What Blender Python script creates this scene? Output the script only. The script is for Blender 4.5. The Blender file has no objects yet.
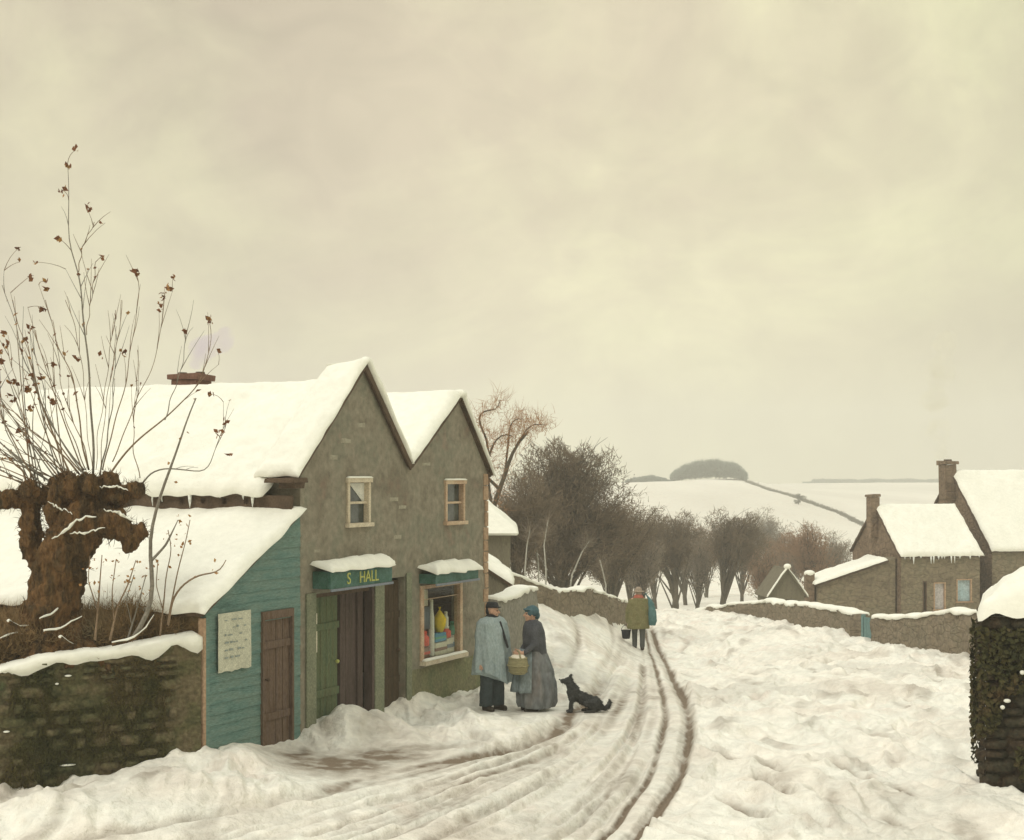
import bpy, bmesh, math, random
import numpy as np
from mathutils import Vector, Matrix, noise as mn
R = math.radians
random.seed(7)
rng = np.random.default_rng(11)
SC = bpy.context.scene
COL = SC.collection
CAMZ, F, CX, HY = 3.7, 1500.0, 512.0, 475.0

def P(px, py, d):
    return Vector(((px-CX)/F*d, d, CAMZ-(py-HY)/F*d))

# ---------------------------------------------------------------- materials
def mat(name, cols, scale=2.0, rough=0.9, bump=0.3, bscale=14.0, bdist=0.02, spec=0.25, stretch=(1,1,1), fine=0.25, fscale=None, voronoi=None, attr=None, metallic=0):
    m = bpy.data.materials.new(name); m.use_nodes = True
    nt = m.node_tree; N = nt.nodes; L = nt.links
    b = N['Principled BSDF']
    b.inputs['Roughness'].default_value = rough
    b.inputs['Specular IOR Level'].default_value = spec
    b.inputs['Metallic'].default_value = metallic
    tc = N.new('ShaderNodeTexCoord'); mp = N.new('ShaderNodeMapping')
    mp.inputs['Scale'].default_value = stretch
    L.new(tc.outputs['Object'], mp.inputs['Vector'])
    n1 = N.new('ShaderNodeTexNoise'); n1.inputs['Scale'].default_value = scale; n1.inputs['Detail'].default_value = 6; n1.inputs['Roughness'].default_value = .62
    L.new(mp.outputs[0], n1.inputs['Vector'])
    cr = N.new('ShaderNodeValToRGB'); L.new(n1.outputs['Fac'], cr.inputs['Fac'])
    el = cr.color_ramp.elements
    k = len(cols)
    for i, c in enumerate(cols):
        p = .32+.36*i/max(1, k-1)
        e = el[i] if i < 2 else el.new(p)
        e.position = p; e.color = (*c, 1)
    src = cr.outputs['Color']
    n2 = N.new('ShaderNodeTexNoise'); n2.inputs['Scale'].default_value = fscale or scale*9; n2.inputs['Detail'].default_value = 4
    L.new(mp.outputs[0], n2.inputs['Vector'])
    mr = N.new('ShaderNodeMapRange'); mr.inputs['From Min'].default_value = .3; mr.inputs['From Max'].default_value = .7
    mr.inputs['To Min'].default_value = 1-fine; mr.inputs['To Max'].default_value = 1+fine
    L.new(n2.outputs['Fac'], mr.inputs['Value'])
    vm = N.new('ShaderNodeVectorMath'); vm.operation = 'SCALE'
    L.new(src, vm.inputs[0]); L.new(mr.outputs[0], vm.inputs['Scale'])
    src = vm.outputs[0]
    if attr:
        at = N.new('ShaderNodeAttribute'); at.attribute_name = attr
        mx = N.new('ShaderNodeMix'); mx.data_type = 'RGBA'
        nm = N.new('ShaderNodeTexNoise'); nm.inputs['Scale'].default_value = 5; nm.inputs['Detail'].default_value = 5
        L.new(tc.outputs['Object'], nm.inputs['Vector'])
        mm = N.new('ShaderNodeMath'); mm.operation = 'MULTIPLY'
        m2 = N.new('ShaderNodeMapRange'); m2.inputs['From Min'].default_value = .35; m2.inputs['From Max'].default_value = .6; m2.inputs['To Min'].default_value = .6
        L.new(nm.outputs['Fac'], m2.inputs['Value'])
        L.new(at.outputs['Fac'], mm.inputs[0]); L.new(m2.outputs[0], mm.inputs[1])
        L.new(mm.outputs[0], mx.inputs['Factor'])
        L.new(src, mx.inputs['A']); mx.inputs['B'].default_value = (.20, .155, .11, 1)
        src = mx.outputs['Result']
    L.new(src, b.inputs['Base Color'])
    if bump:
        n3 = N.new('ShaderNodeTexNoise'); n3.inputs['Scale'].default_value = bscale; n3.inputs['Detail'].default_value = 5; n3.inputs['Roughness'].default_value = .65
        L.new(mp.outputs[0], n3.inputs['Vector'])
        h = n3.outputs['Fac']
        if voronoi:
            vo = N.new('ShaderNodeTexVoronoi'); vo.feature = 'DISTANCE_TO_EDGE'; vo.inputs['Scale'].default_value = voronoi
            mv = N.new('ShaderNodeMapping'); mv.inputs['Scale'].default_value = (1, 1, 1.9)
            L.new(tc.outputs['Object'], mv.inputs['Vector']); L.new(mv.outputs[0], vo.inputs['Vector'])
            m3 = N.new('ShaderNodeMapRange'); m3.inputs['From Max'].default_value = .12
            L.new(vo.outputs['Distance'], m3.inputs['Value'])
            ad = N.new('ShaderNodeMath'); ad.operation = 'MULTIPLY_ADD'; ad.inputs[1].default_value = .35
            L.new(m3.outputs[0], ad.inputs[0]); L.new(h, ad.inputs[2]); h = ad.outputs[0]
            mj = N.new('ShaderNodeMapRange'); mj.inputs['From Max'].default_value = .07; mj.inputs['To Min'].default_value = .80
            L.new(vo.outputs['Distance'], mj.inputs['Value'])
            v2 = N.new('ShaderNodeVectorMath'); v2.operation = 'SCALE'
            L.new(src, v2.inputs[0]); L.new(mj.outputs[0], v2.inputs['Scale'])
            L.new(v2.outputs[0], b.inputs['Base Color'])
        bp = N.new('ShaderNodeBump'); bp.inputs['Strength'].default_value = bump; bp.inputs['Distance'].default_value = bdist
        L.new(h, bp.inputs['Height']); L.new(bp.outputs[0], b.inputs['Normal'])
    return m

M = {}
M['ground'] = mat('snow_ground', [(.74,.695,.62), (.88,.85,.77), (.85,.85,.78), (.79,.73,.655)], scale=.55, rough=.75, bump=.9, bscale=5, bdist=.10, fine=.10, fscale=6, attr='dirt_tone', spec=.3)
M['snow'] = mat('roof_snow', [(.84,.85,.77), (.90,.90,.82)], scale=1.0, rough=.75, bump=.6, bscale=5, bdist=.04, fine=.04)
M['hill'] = mat('hill_snow', [(.74,.77,.74), (.84,.85,.79), (.80,.82,.76)], scale=.02, rough=.9, bump=0, fine=.05, fscale=.2)
M['render'] = mat('roughcast', [(.225,.175,.135), (.205,.185,.14), (.265,.24,.185), (.215,.21,.16), (.255,.205,.16)], scale=1.3, bump=.8, bscale=16, bdist=.03, fine=.2, fscale=9)
M['plinth'] = mat('mossy_render', [(.13,.15,.08), (.20,.20,.11), (.17,.16,.10)], scale=2.5, bump=.8, bscale=16, bdist=.03)
M['quoin'] = mat('quoin_stone', [(.36,.24,.155), (.43,.31,.21)], scale=3, bump=.6, bscale=18)
M['teal'] = mat('teal_boards', [(.085,.16,.145), (.12,.215,.195), (.16,.24,.21), (.10,.19,.16)], scale=1.6, stretch=(1,1,5), bump=.5, bscale=14, fine=.22, rough=.8)
M['door_brown'] = mat('old_brown_door', [(.09,.055,.035), (.15,.105,.075), (.12,.085,.07)], scale=3, stretch=(5,5,.8), bump=.6, bscale=8, fine=.35)
M['door_dark'] = mat('dark_door', [(.05,.035,.02), (.085,.06,.035)], scale=3, stretch=(5,5,.8), bump=.5, bscale=8)
M['green_door'] = mat('green_door', [(.08,.115,.07), (.12,.15,.08), (.10,.10,.055)], scale=3, stretch=(5,5,.8), bump=.5, bscale=8, fine=.3)
M['purple'] = mat('plum_post', [(.065,.048,.04), (.115,.085,.075)], scale=3, stretch=(5,5,.8), bump=.4)
M['jamb'] = mat('door_jamb', [(.17,.19,.13), (.23,.24,.165)], scale=4, bump=.5)
M['verge'] = mat('verge_timber', [(.07,.05,.035), (.13,.09,.06)], scale=5, bump=.5)
M['cream'] = mat('cream_paint', [(.52,.44,.32), (.66,.60,.48)], scale=7, bump=.3)
M['cream_red'] = mat('weathered_frame', [(.45,.30,.20), (.58,.47,.34)], scale=6, bump=.3)
M['glass'] = mat('dark_glass', [(.025,.03,.028), (.10,.12,.11)], scale=5, rough=.15, bump=0, spec=.5)
M['interior'] = mat('interior_dark', [(.09,.06,.045), (.16,.115,.085)], scale=3, bump=.2)
M['curtain'] = mat('curtain_cloth', [(.55,.57,.52), (.72,.72,.66)], scale=8, bump=.3)
M['sign'] = mat('sign_board', [(.03,.085,.06), (.05,.13,.10), (.09,.17,.17)], scale=6, bump=.2, rough=.6)
M['gold'] = mat('sign_letters', [(.42,.46,.12), (.50,.50,.17)], scale=9, bump=0, rough=.6)
M['stone_wall'] = mat('rubble_wall', [(.17,.14,.10), (.24,.20,.145), (.20,.175,.125)], scale=1.2, bump=1, bscale=9, bdist=.05, voronoi=3.2)
M['stone_far'] = mat('rubble_wall_far', [(.13,.115,.08), (.19,.165,.115), (.15,.14,.10)], scale=.9, bump=1, bscale=6, bdist=.06, voronoi=2.4)
M['stone_moss'] = mat('mossy_stone', [(.055,.058,.026), (.105,.10,.048), (.15,.12,.07), (.085,.10,.05)], scale=2.0, bump=1, bscale=18, bdist=.03, fine=.4, fscale=22)
M['stone_dark'] = mat('dark_stone', [(.025,.02,.014), (.06,.042,.025), (.045,.043,.028), (.09,.07,.045)], scale=3, bump=1, bscale=16, bdist=.04, fine=.4, fscale=20)
M['earth'] = mat('earth', [(.09,.06,.03), (.20,.13,.06), (.13,.11,.055)], scale=2.5, bump=1, bscale=9, bdist=.06)
M['bark'] = mat('willow_bark', [(.04,.027,.015), (.10,.062,.026), (.17,.092,.036), (.075,.052,.026)], scale=4.5, stretch=(1,1,.3), bump=1, bscale=14, bdist=.1, fine=.4)
M['shoot'] = mat('willow_shoot', [(.17,.12,.075), (.28,.20,.13)], scale=4, bump=0)
M['shoot2'] = mat('willow_shoot_grey', [(.17,.155,.13), (.25,.23,.19)], scale=4, bump=0)
M['leaf'] = mat('dead_leaf', [(.13,.05,.025), (.24,.11,.05)], scale=6, bump=0)
M['leaf2'] = mat('dead_leaf_ochre', [(.36,.22,.08), (.30,.14,.05)], scale=6, bump=0)
M['ivy'] = mat('ivy_leaf', [(.03,.035,.014), (.06,.055,.02), (.09,.06,.03)], scale=5, bump=0)
M['trunk'] = mat('tree_bark', [(.075,.065,.045), (.12,.10,.075)], scale=2, bump=.4)
M['twig_dark'] = mat('twigs_brown', [(.12,.09,.058), (.19,.145,.095), (.14,.12,.088)], scale=.45, bump=0, fine=.15, fscale=3)
M['twig_grey'] = mat('twigs_grey', [(.19,.155,.115), (.26,.215,.16), (.19,.18,.14)], scale=.4, bump=0, fine=.12, fscale=3)
M['twig_russet'] = mat('twigs_russet', [(.26,.155,.09), (.33,.21,.13), (.22,.17,.12)], scale=.6, bump=0, fine=.12, fscale=3)
M['twig_orange'] = mat('twigs_orange', [(.34,.17,.075), (.42,.24,.12)], scale=.8, bump=0, fine=.12)
M['birch'] = mat('birch_bark', [(.28,.28,.24), (.48,.47,.42)], scale=4, bump=.2)
M['far_wood'] = mat('far_wood', [(.09,.115,.10), (.13,.155,.14)], scale=.1, bump=0)
M['hedge'] = mat('hedge_twigs', [(.12,.11,.085), (.17,.155,.12)], scale=.3, bump=0)
M['bramble'] = mat('bramble', [(.13,.085,.035), (.27,.18,.085), (.20,.16,.09)], scale=1.2, bump=0)
M['moss'] = mat('moss', [(.05,.06,.02), (.11,.10,.035), (.15,.11,.05)], scale=2, bump=0)
M['stone_grey'] = mat('grey_render_wall', [(.19,.185,.15), (.245,.235,.195), (.21,.20,.17)], scale=1.5, bump=.8, bscale=12, bdist=.03)
M['patch'] = mat('pale_plaster', [(.27,.25,.19), (.38,.36,.28)], scale=12, bump=.5)
M['brick'] = mat('chimney_brick', [(.13,.07,.05), (.20,.11,.08)], scale=4, bump=.6)
M['house_far'] = mat('farm_stone', [(.16,.13,.09), (.22,.185,.125), (.18,.165,.11)], scale=.8, bump=1, bscale=5, bdist=.05, voronoi=2.2)
M['house_brown'] = mat('farm_gable', [(.17,.125,.085), (.23,.17,.12)], scale=.8, bump=1, bscale=5, bdist=.05, voronoi=2.2)
M['shed_wood'] = mat('shed_wood', [(.14,.125,.09), (.19,.175,.125)], scale=2, stretch=(4,4,.6), bump=.5)
M['pane_pale'] = mat('pale_pane', [(.42,.40,.40), (.52,.50,.49)], scale=2, bump=0, rough=.5)
M['pane_blue'] = mat('blue_pane', [(.30,.42,.46), (.42,.52,.54)], scale=2, bump=0, rough=.5)
M['gate'] = mat('teal_gate', [(.12,.21,.215), (.18,.28,.27)], scale=3, stretch=(4,4,.6), bump=.4)
M['ice'] = mat('ice', [(.80,.84,.80), (.88,.9,.86)], scale=4, bump=0, rough=.3)
M['skin'] = mat('skin', [(.50,.30,.21), (.56,.35,.25)], scale=8, bump=0, rough=.6)
M['black'] = mat('black_cloth', [(.018,.02,.024), (.035,.038,.042)], scale=9, bump=.2)
M['navy'] = mat('dark_trousers', [(.035,.05,.058), (.06,.08,.088)], scale=7, bump=.3)
M['cape'] = mat('cape_cloth', [(.25,.32,.345), (.33,.40,.41), (.28,.35,.355)], scale=5, stretch=(1,1,.5), bump=.5, bscale=12, fine=.15)
M['shawl'] = mat('shawl', [(.05,.055,.065), (.095,.10,.11)], scale=6, bump=.5)
M['skirt'] = mat('skirt', [(.13,.15,.16), (.165,.175,.18), (.19,.165,.15)], scale=2, stretch=(1,1,.4), bump=.5)
M['apron'] = mat('apron', [(.17,.215,.235), (.23,.27,.28)], scale=4, stretch=(1,1,.4), bump=.4)
M['bonnet'] = mat('bonnet', [(.05,.10,.12), (.075,.14,.16)], scale=8, bump=.3)
M['boot'] = mat('boot', [(.03,.025,.02), (.05,.04,.03)], scale=8, bump=.2, rough=.7)
M['basket'] = mat('basket', [(.24,.22,.12), (.34,.31,.18)], scale=8, stretch=(1,1,5), bump=1, bscale=30, bdist=.01)
M['fur'] = mat('dog_fur', [(.03,.033,.033), (.06,.062,.06)], scale=10, bump=.8, bscale=45, bdist=.02)
M['olive'] = mat('olive_coat', [(.135,.125,.055), (.18,.165,.08), (.14,.145,.065)], scale=5, bump=.5)
M['grey_trousers'] = mat('grey_trousers', [(.06,.065,.06), (.09,.095,.09)], scale=6, bump=.3)
M['hat_pink'] = mat('felt_hat', [(.27,.22,.17), (.34,.28,.22)], scale=6, bump=.3)
M['red'] = mat('red_scarf', [(.34,.10,.07), (.42,.16,.11)], scale=6, bump=.3)
M['teal_bag'] = mat('teal_sack', [(.06,.14,.145), (.10,.19,.19)], scale=5, bump=.5)
for nm, c in (('g_red',(.80,.10,.05)), ('g_yellow',(.95,.68,.05)), ('g_blue',(.06,.30,.50)), ('g_white',(.90,.88,.80)), ('g_green',(.12,.40,.26)), ('g_grey',(.22,.25,.30)), ('g_brown',(.28,.15,.10)), ('g_paper',(.80,.74,.60))):
    M[nm] = mat(nm, [tuple(x*.85 for x in c), c], scale=14, bump=.1, rough=.6)
M['poster'] = mat('poster_paper', [(.46,.47,.38), (.60,.60,.48)], scale=9, bump=.2)
M['ink'] = mat('faded_ink', [(.22,.27,.26), (.32,.36,.33)], scale=20, bump=0)
gl = bpy.data.materials.new('shop_glass'); gl.use_nodes = True
_n = gl.node_tree.nodes; _l = gl.node_tree.links; _n.remove(_n['Principled BSDF'])
_t = _n.new('ShaderNodeBsdfTransparent'); _t.inputs[0].default_value = (.93,.95,.93,1)
_g = _n.new('ShaderNodeBsdfGlossy'); _g.inputs['Roughness'].default_value = .08
_x = _n.new('ShaderNodeMixShader'); _x.inputs[0].default_value = .035
_l.new(_t.outputs[0], _x.inputs[1]); _l.new(_g.outputs[0], _x.inputs[2]); _l.new(_x.outputs[0], _n['Material Output'].inputs['Surface'])
M['shop_glass'] = gl

# ---------------------------------------------------------------- object helpers
def tag(o, label=None, cat=None, group=None, kind=None):
    if label: o['label'] = label
    if cat: o['category'] = cat
    if group: o['group'] = group
    if kind: o['kind'] = kind
    return o
def empty(name, loc, rz=0.0, label=None, cat=None, group=None):
    o = bpy.data.objects.new(name, None); COL.objects.link(o)
    o.location = loc; o.rotation_euler = (0, 0, rz); o.empty_display_size = .2
    return tag(o, label, cat, group)

class MB:
    def __init__(s): s.v = []; s.f = []; s.n = 0
    def add(s, v, f):
        b = s.n; s.v.extend([tuple(x) for x in v]); s.n += len(v)
        s.f.extend([tuple(b+i for i in q) for q in f])
    def box(s, x0, x1, y0, y1, z0, z1, mtx=None, jit=0):
        v = [Vector((x, y, z)) for z in (z0, z1) for y in (y0, y1) for x in (x0, x1)]
        if jit: v = [p+Vector((random.uniform(-jit, jit) for _ in range(3))) for p in v]
        if mtx: v = [mtx@p for p in v]
        s.add(v, [(0,2,3,1), (4,5,7,6), (0,1,5,4), (2,6,7,3), (0,4,6,2), (1,3,7,5)])
    def prism(s, poly, axis_vec, closed=True):
        n = len(poly); a = Vector(axis_vec)
        v = [Vector(p) for p in poly]+[Vector(p)+a for p in poly]
        f = [tuple(range(n-1, -1, -1)), tuple(range(n, 2*n))]
        f += [(i, (i+1) % n, n+(i+1) % n, n+i) for i in range(n)]
        s.add(v, f)
    def tube(s, pts, rad, n=8, wob=0.0, seed=0):
        pts = [Vector(p) for p in pts]; k = len(pts)
        up = None; vs = []
        for i in range(k):
            t = (pts[min(i+1, k-1)]-pts[max(i-1, 0)])
            if t.length < 1e-9: t = Vector((0, 0, 1))
            t.normalize()
            if up is None: up = t.orthogonal().normalized()
            else:
                up = up-t*up.dot(t)
                up = up.normalized() if up.length > 1e-6 else t.orthogonal().normalized()
            w = t.cross(up)
            for j in range(n):
                a = 2*math.pi*j/n
                r = rad[i]
                if wob: r *= 1+wob*mn.noise(Vector((pts[i].x*3+seed, pts[i].z*3+math.cos(a)*1.3, math.sin(a)*1.3)))*2
                vs.append(pts[i]+(up*math.cos(a)+w*math.sin(a))*r)
        f = [(i*n+j, i*n+(j+1) % n, (i+1)*n+(j+1) % n, (i+1)*n+j) for i in range(k-1) for j in range(n)]
        f += [tuple(range(n-1, -1, -1)), tuple(range((k-1)*n, k*n))]
        s.add(vs, f)
    def ball(s, c, r, n=10, m=8, mtx=None):
        if not hasattr(r, '__len__'): r = (r, r, r)
        c = Vector(c); vs = []
        for i in range(m+1):
            ph = math.pi*i/m
            for j in range(n):
                a = 2*math.pi*j/n
                p = Vector((r[0]*math.sin(ph)*math.cos(a), r[1]*math.sin(ph)*math.sin(a), r[2]*math.cos(ph)))
                if mtx: p = mtx@p
                vs.append(c+p)
        f = []
        for i in range(m):
            for j in range(n):
                f.append((i*n+j, (i+1)*n+j, (i+1)*n+(j+1) % n, i*n+(j+1) % n))
        s.add(vs, f)
    def cap(s, p0, p1, r0, r1, n=10):
        p0 = Vector(p0); p1 = Vector(p1)
        s.tube([p0, p0.lerp(p1, .5), p1], [r0, (r0+r1)/2, r1], n)
        s.ball(p0, r0, n, 6); s.ball(p1, r1, n, 6)
    def build(s, name, m, parent=None, smooth=False, bevel=0, label=None):
        me = bpy.data.meshes.new(name); me.from_pydata(s.v, [], s.f); me.validate(); me.update()
        if m: me.materials.append(M[m] if isinstance(m, str) else m)
        if smooth: me.shade_smooth()
        o = bpy.data.objects.new(name, me); COL.objects.link(o)
        if parent: o.parent = parent
        if label: o['label'] = label
        if bevel:
            bm = bmesh.new(); bm.from_mesh(me); eds = [e for e in bm.edges if len(e.link_faces) == 2 and e.calc_face_angle(0) > .6]
            bmesh.ops.bevel(bm, geom=eds, offset=bevel, segments=2, profile=.5, affect='EDGES', clamp_overlap=True); bm.to_mesh(me); bm.free()
        return o

def bake(o):
    bpy.context.view_layer.update()
    dg = bpy.context.evaluated_depsgraph_get()
    me = bpy.data.meshes.new_from_object(o.evaluated_get(dg))
    old = o.data; o.modifiers.clear(); o.data = me; me.name = o.name
    bpy.data.meshes.remove(old)

def displace(o, fn):
    me = o.data; n = len(me.vertices); co = np.empty(n*3, np.float32); me.vertices.foreach_get('co', co); co = co.reshape(-1, 3)
    nr = np.empty(n*3, np.float32); me.vertex_normals.foreach_get('vector', nr); nr = nr.reshape(-1, 3)
    co = co+nr*np.array([fn(Vector(c)) for c in co.tolist()], np.float32)[:, None]
    me.vertices.foreach_set('co', co.ravel()); me.update()
def blob(mb, name, m, parent, voxel=.012, it=4, label=None, noise_amp=0, nscale=6):
    o = mb.build(name, m, parent)
    r = o.modifiers.new('r', 'REMESH'); r.mode = 'VOXEL'; r.voxel_size = voxel
    if it:
        sm = o.modifiers.new('s', 'SMOOTH'); sm.iterations = it; sm.factor = .5
    bake(o)
    if noise_amp:
        displace(o, lambda q: noise_amp*mn.fractal(q*nscale, 1.0, 2.0, 3))
    o.data.shade_smooth()
    if label: o['label'] = label
    return o

def npmesh(name, V, Fq, m, parent=None, smooth=False):
    me = bpy.data.meshes.new(name)
    Fq = np.asarray(Fq, dtype=np.int32); k = Fq.shape[1]
    me.vertices.add(len(V)); me.vertices.foreach_set('co', np.asarray(V, dtype=np.float32).ravel())
    me.loops.add(Fq.size); me.loops.foreach_set('vertex_index', Fq.ravel())
    me.polygons.add(len(Fq)); me.polygons.foreach_set('loop_start', np.arange(0, Fq.size, k, dtype=np.int32))
    me.update(calc_edges=True)
    me.materials.append(M[m] if isinstance(m, str) else m)
    if smooth: me.shade_smooth()
    o = bpy.data.objects.new(name, me); COL.objects.link(o)
    if parent: o.parent = parent
    return o

# vectorised gradient noise
def pn(x, y, seed=0):
    x = np.asarray(x, float); y = np.asarray(y, float)
    xi = np.floor(x).astype(np.int64); yi = np.floor(y).astype(np.int64)
    xf = x-xi; yf = y-yi
    def g(ix, iy):
        h = (ix*374761393+iy*668265263+seed*1274126177) & 0x7fffffff
        h = ((h ^ (h >> 13))*1274126177) & 0x7fffffff
        a = ((h ^ (h >> 16)) & 0xffff)/65536.0*2*math.pi
        return np.cos(a), np.sin(a)
    u = xf*xf*xf*(xf*(xf*6-15)+10); v = yf*yf*yf*(yf*(yf*6-15)+10)
    def d(ix, iy, dx, dy):
        a, b = g(ix, iy); return a*dx+b*dy
    n00 = d(xi, yi, xf, yf); n10 = d(xi+1, yi, xf-1, yf); n01 = d(xi, yi+1, xf, yf-1); n11 = d(xi+1, yi+1, xf-1, yf-1)
    return (n00*(1-u)+n10*u)*(1-v)+(n01*(1-u)+n11*u)*v
def sstep(a, b, x):
    t = np.clip((x-a)/(b-a), 0, 1); return t*t*(3-2*t)

# ---------------------------------------------------------------- terrain
CP = []  # (px, depth, z)
for px in (-1200, -500, 0, 512, 1024, 1500, 2200):
    for d in (4, 8, 13): CP.append((px, d, 0.0))
CP += [(60,16.6,.0),(-200,17,0),(205,18.2,.22),(150,17.6,.12),(300,20,.05),(300,17,0),(512,18,0),(420,21.5,.05),(512,23.6,0),(580,23.6,0),(650,22,0),(700,20,0),(850,18,0),(975,17.6,0),(1200,18,0),(1700,20,.2),
 (490,26,.03),(-100,24,0),(-600,22,0),(-900,60,0),(100,40,.3),(400,34,.5),
 (529,29,.15),(515,33,.95),(545,34.5,.62),(562,32.5,.58),(580,37,.44),(575,29,.12),(600,33,-.08),(620,41,-.25),(625,34,-.5),(640,46,-.95),(643,40.5,-1.02),(648,33,-.6),(655,29,-.38),(640,26,-.12),
 (650,53,-1.16),(690,53,-1.2),(600,52,-1.3),(540,45,-.2),(500,45,.2),
 (975,33,-.48),(860,38,-.6),(800,46,-.92),(740,50,-1.05),(800,38,-.62),(740,38,-.8),(700,42,-.95),(900,28,-.2),(800,28,-.2),(720,30,-.45),(1150,33,-.5),(1500,35,-.3),
 (700,60,-1.9),(640,62,-1.9),(800,58,-1.9),(900,50,-1.7),(900,60,-2.3),(1024,60,-2.3),(1200,60,-2.3),(1024,45,-1.1),(560,58,-1.6),(560,70,-2.8),(640,72,-3.0),(720,74,-3.3),(800,76,-3.4),(1000,76,-3.4),
 (400,70,-1.0),(100,80,0),(560,95,-4.8),(700,95,-4.9),(850,95,-5.2),(1100,95,-5.0),(300,110,-2),
 (600,130,-5.8),(720,130,-5.9),(850,130,-6.6),(1100,130,-6.8),(600,200,-4.6),(720,200,-4.8),(850,200,-7.2),(1050,200,-8),(300,200,-3),
 (600,300,-1.9),(720,300,-1.7),(850,300,-5.2),(1050,300,-6),(600,450,1.1),(675,450,1.8),(745,450,2.3),(800,450,-1.2),(860,500,-2.4),(1050,500,-2.8),(300,450,0),
 (600,600,-3),(745,600,-2),(850,850,-1.2),(1050,850,-1.4),(750,850,-2),(600,900,-8),(850,1150,-10),(1100,1150,-10),(300,1000,-10),(2000,1000,-3),(2000,300,-4),(-900,1000,-3),(-900,300,-1),(2000,100,-2)]
CP = np.array(CP, float)
def uv(X, Y):
    Yc = np.maximum(Y, 1.0)
    return np.clip(X/Yc*2.93, -4, 4), np.log(Yc)*1.7
cu, cv = uv((CP[:, 0]-CX)/F*CP[:, 1], CP[:, 1])
def tps(r2): return .5*r2*np.log(r2+1e-9)
n = len(CP)
K = tps((cu[:, None]-cu)**2+(cv[:, None]-cv)**2)+np.eye(n)*.0006
Pm = np.stack([np.ones(n), cu, cv], 1)
W = np.linalg.solve(np.block([[K, Pm], [Pm.T, np.zeros((3, 3))]]), np.concatenate([CP[:, 2], np.zeros(3)]))
def base_h(X, Y):
    X = np.asarray(X, float); Y = np.asarray(Y, float); sh = X.shape
    u, v = uv(X.ravel(), Y.ravel()); out = np.empty(u.size)
    for i in range(0, u.size, 40000):
        a, b = u[i:i+40000], v[i:i+40000]
        out[i:i+40000] = tps((a[:, None]-cu)**2+(b[:, None]-cv)**2)@W[:n]+W[n]+W[n+1]*a+W[n+2]*b
    return out.reshape(sh)
def gz(X, Y): return float(base_h(np.array([X]), np.array([Y]))[0])
def onground(px, py, d0=14, d1=70):
    ds = np.exp(np.linspace(math.log(d0), math.log(d1), 500)); X = (px-CX)/F*ds
    hz = base_h(X, ds); rz = CAMZ-(py-HY)/F*ds
    i = np.nonzero(rz <= hz)[0]
    k = i[0] if len(i) else len(ds)-1
    return (X[k], ds[k])
def resample(P_, n=40):
    P_ = np.array(P_, float); s = np.concatenate([[0], np.cumsum(np.hypot(*np.diff(P_, axis=0).T))]); t = np.linspace(0, s[-1], n)
    return np.stack([np.interp(t, s, P_[:, 0]), np.interp(t, s, P_[:, 1])], 1)
def smooth(P_, it=6):
    P_ = P_.copy()
    for _ in range(it): P_[1:-1] = (P_[:-2]+2*P_[1:-1]+P_[2:])/4
    return P_
R1 = smooth(resample([(650,622),(653,640),(664,662),(680,690),(691,720),(690,750),(676,785),(648,825),(610,865),(560,905)]))
R2 = smooth(resample([(644,628),(652,660),(663,690),(667,725),(656,765),(632,803),(596,842),(545,885),(500,905)]))
L1 = smooth(resample([(636,618),(622,648),(603,680),(574,715),(530,742),(465,762),(385,780),(290,800),(180,825),(60,850)]))
RUT = []   # (world pts, width, depth, dirt)
def addrut(pp, w, dep, dirt_tone):
    RUT.append((np.array([onground(x, min(y, 1000), 9, 70) for x, y in pp]), w, dep, dirt_tone))
addrut(R1, .06, .11, 1.5); addrut(R1+np.array([[-9, 0]])*np.linspace(.3, 1.3, 40)[:, None], .06, .05, .4)
addrut(R2, .045, .08, 1.1)
rr = random.Random(5)
for k in range(30):
    f = (k+.5)/30+rr.uniform(-.03, .03)
    f2 = min(1, max(0, f+rr.uniform(-.10, .10))); fv = np.linspace(f, f2, 40)[:, None]
    pp = R2*(1-fv)+L1*fv+np.array([[rr.uniform(-3, 3), 0]])+np.stack([2.2*np.sin(np.linspace(0, rr.uniform(4, 9), 40)+k), np.zeros(40)], 1)
    a, b = sorted((rr.uniform(0, .5), rr.uniform(.6, 1))); seg = resample(pp[int(a*39):int(b*39)+1], 30)
    addrut(seg, rr.uniform(.035, .09), rr.uniform(.03, .075), rr.choice([.2, .35, .5, .75]))
addrut(L1, .08, .06, .5)
addrut(smooth(resample([(603,678),(585,705),(545,738),(480,757),(400,770),(330,790)], 30)), .12, .1, .95)
addrut(smooth(resample([(548,603),(570,614),(581,632),(576,655),(566,672)], 20)), .07, .035, .7)
addrut(smooth(resample([(600,612),(614,630),(612,652),(596,678)], 20)), .06, .03, .5)
addrut(smooth(resample([(535,612),(552,630),(556,650),(548,672)], 20)), .06, .02, .3)
addrut(smooth(resample([(800,655),(845,650),(880,662),(900,690)], 20)), .3, .05, .0)
addrut(smooth(resample([(720,690),(760,700),(830,740),(860,760)], 20)), .12, .05, .1)

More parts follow.
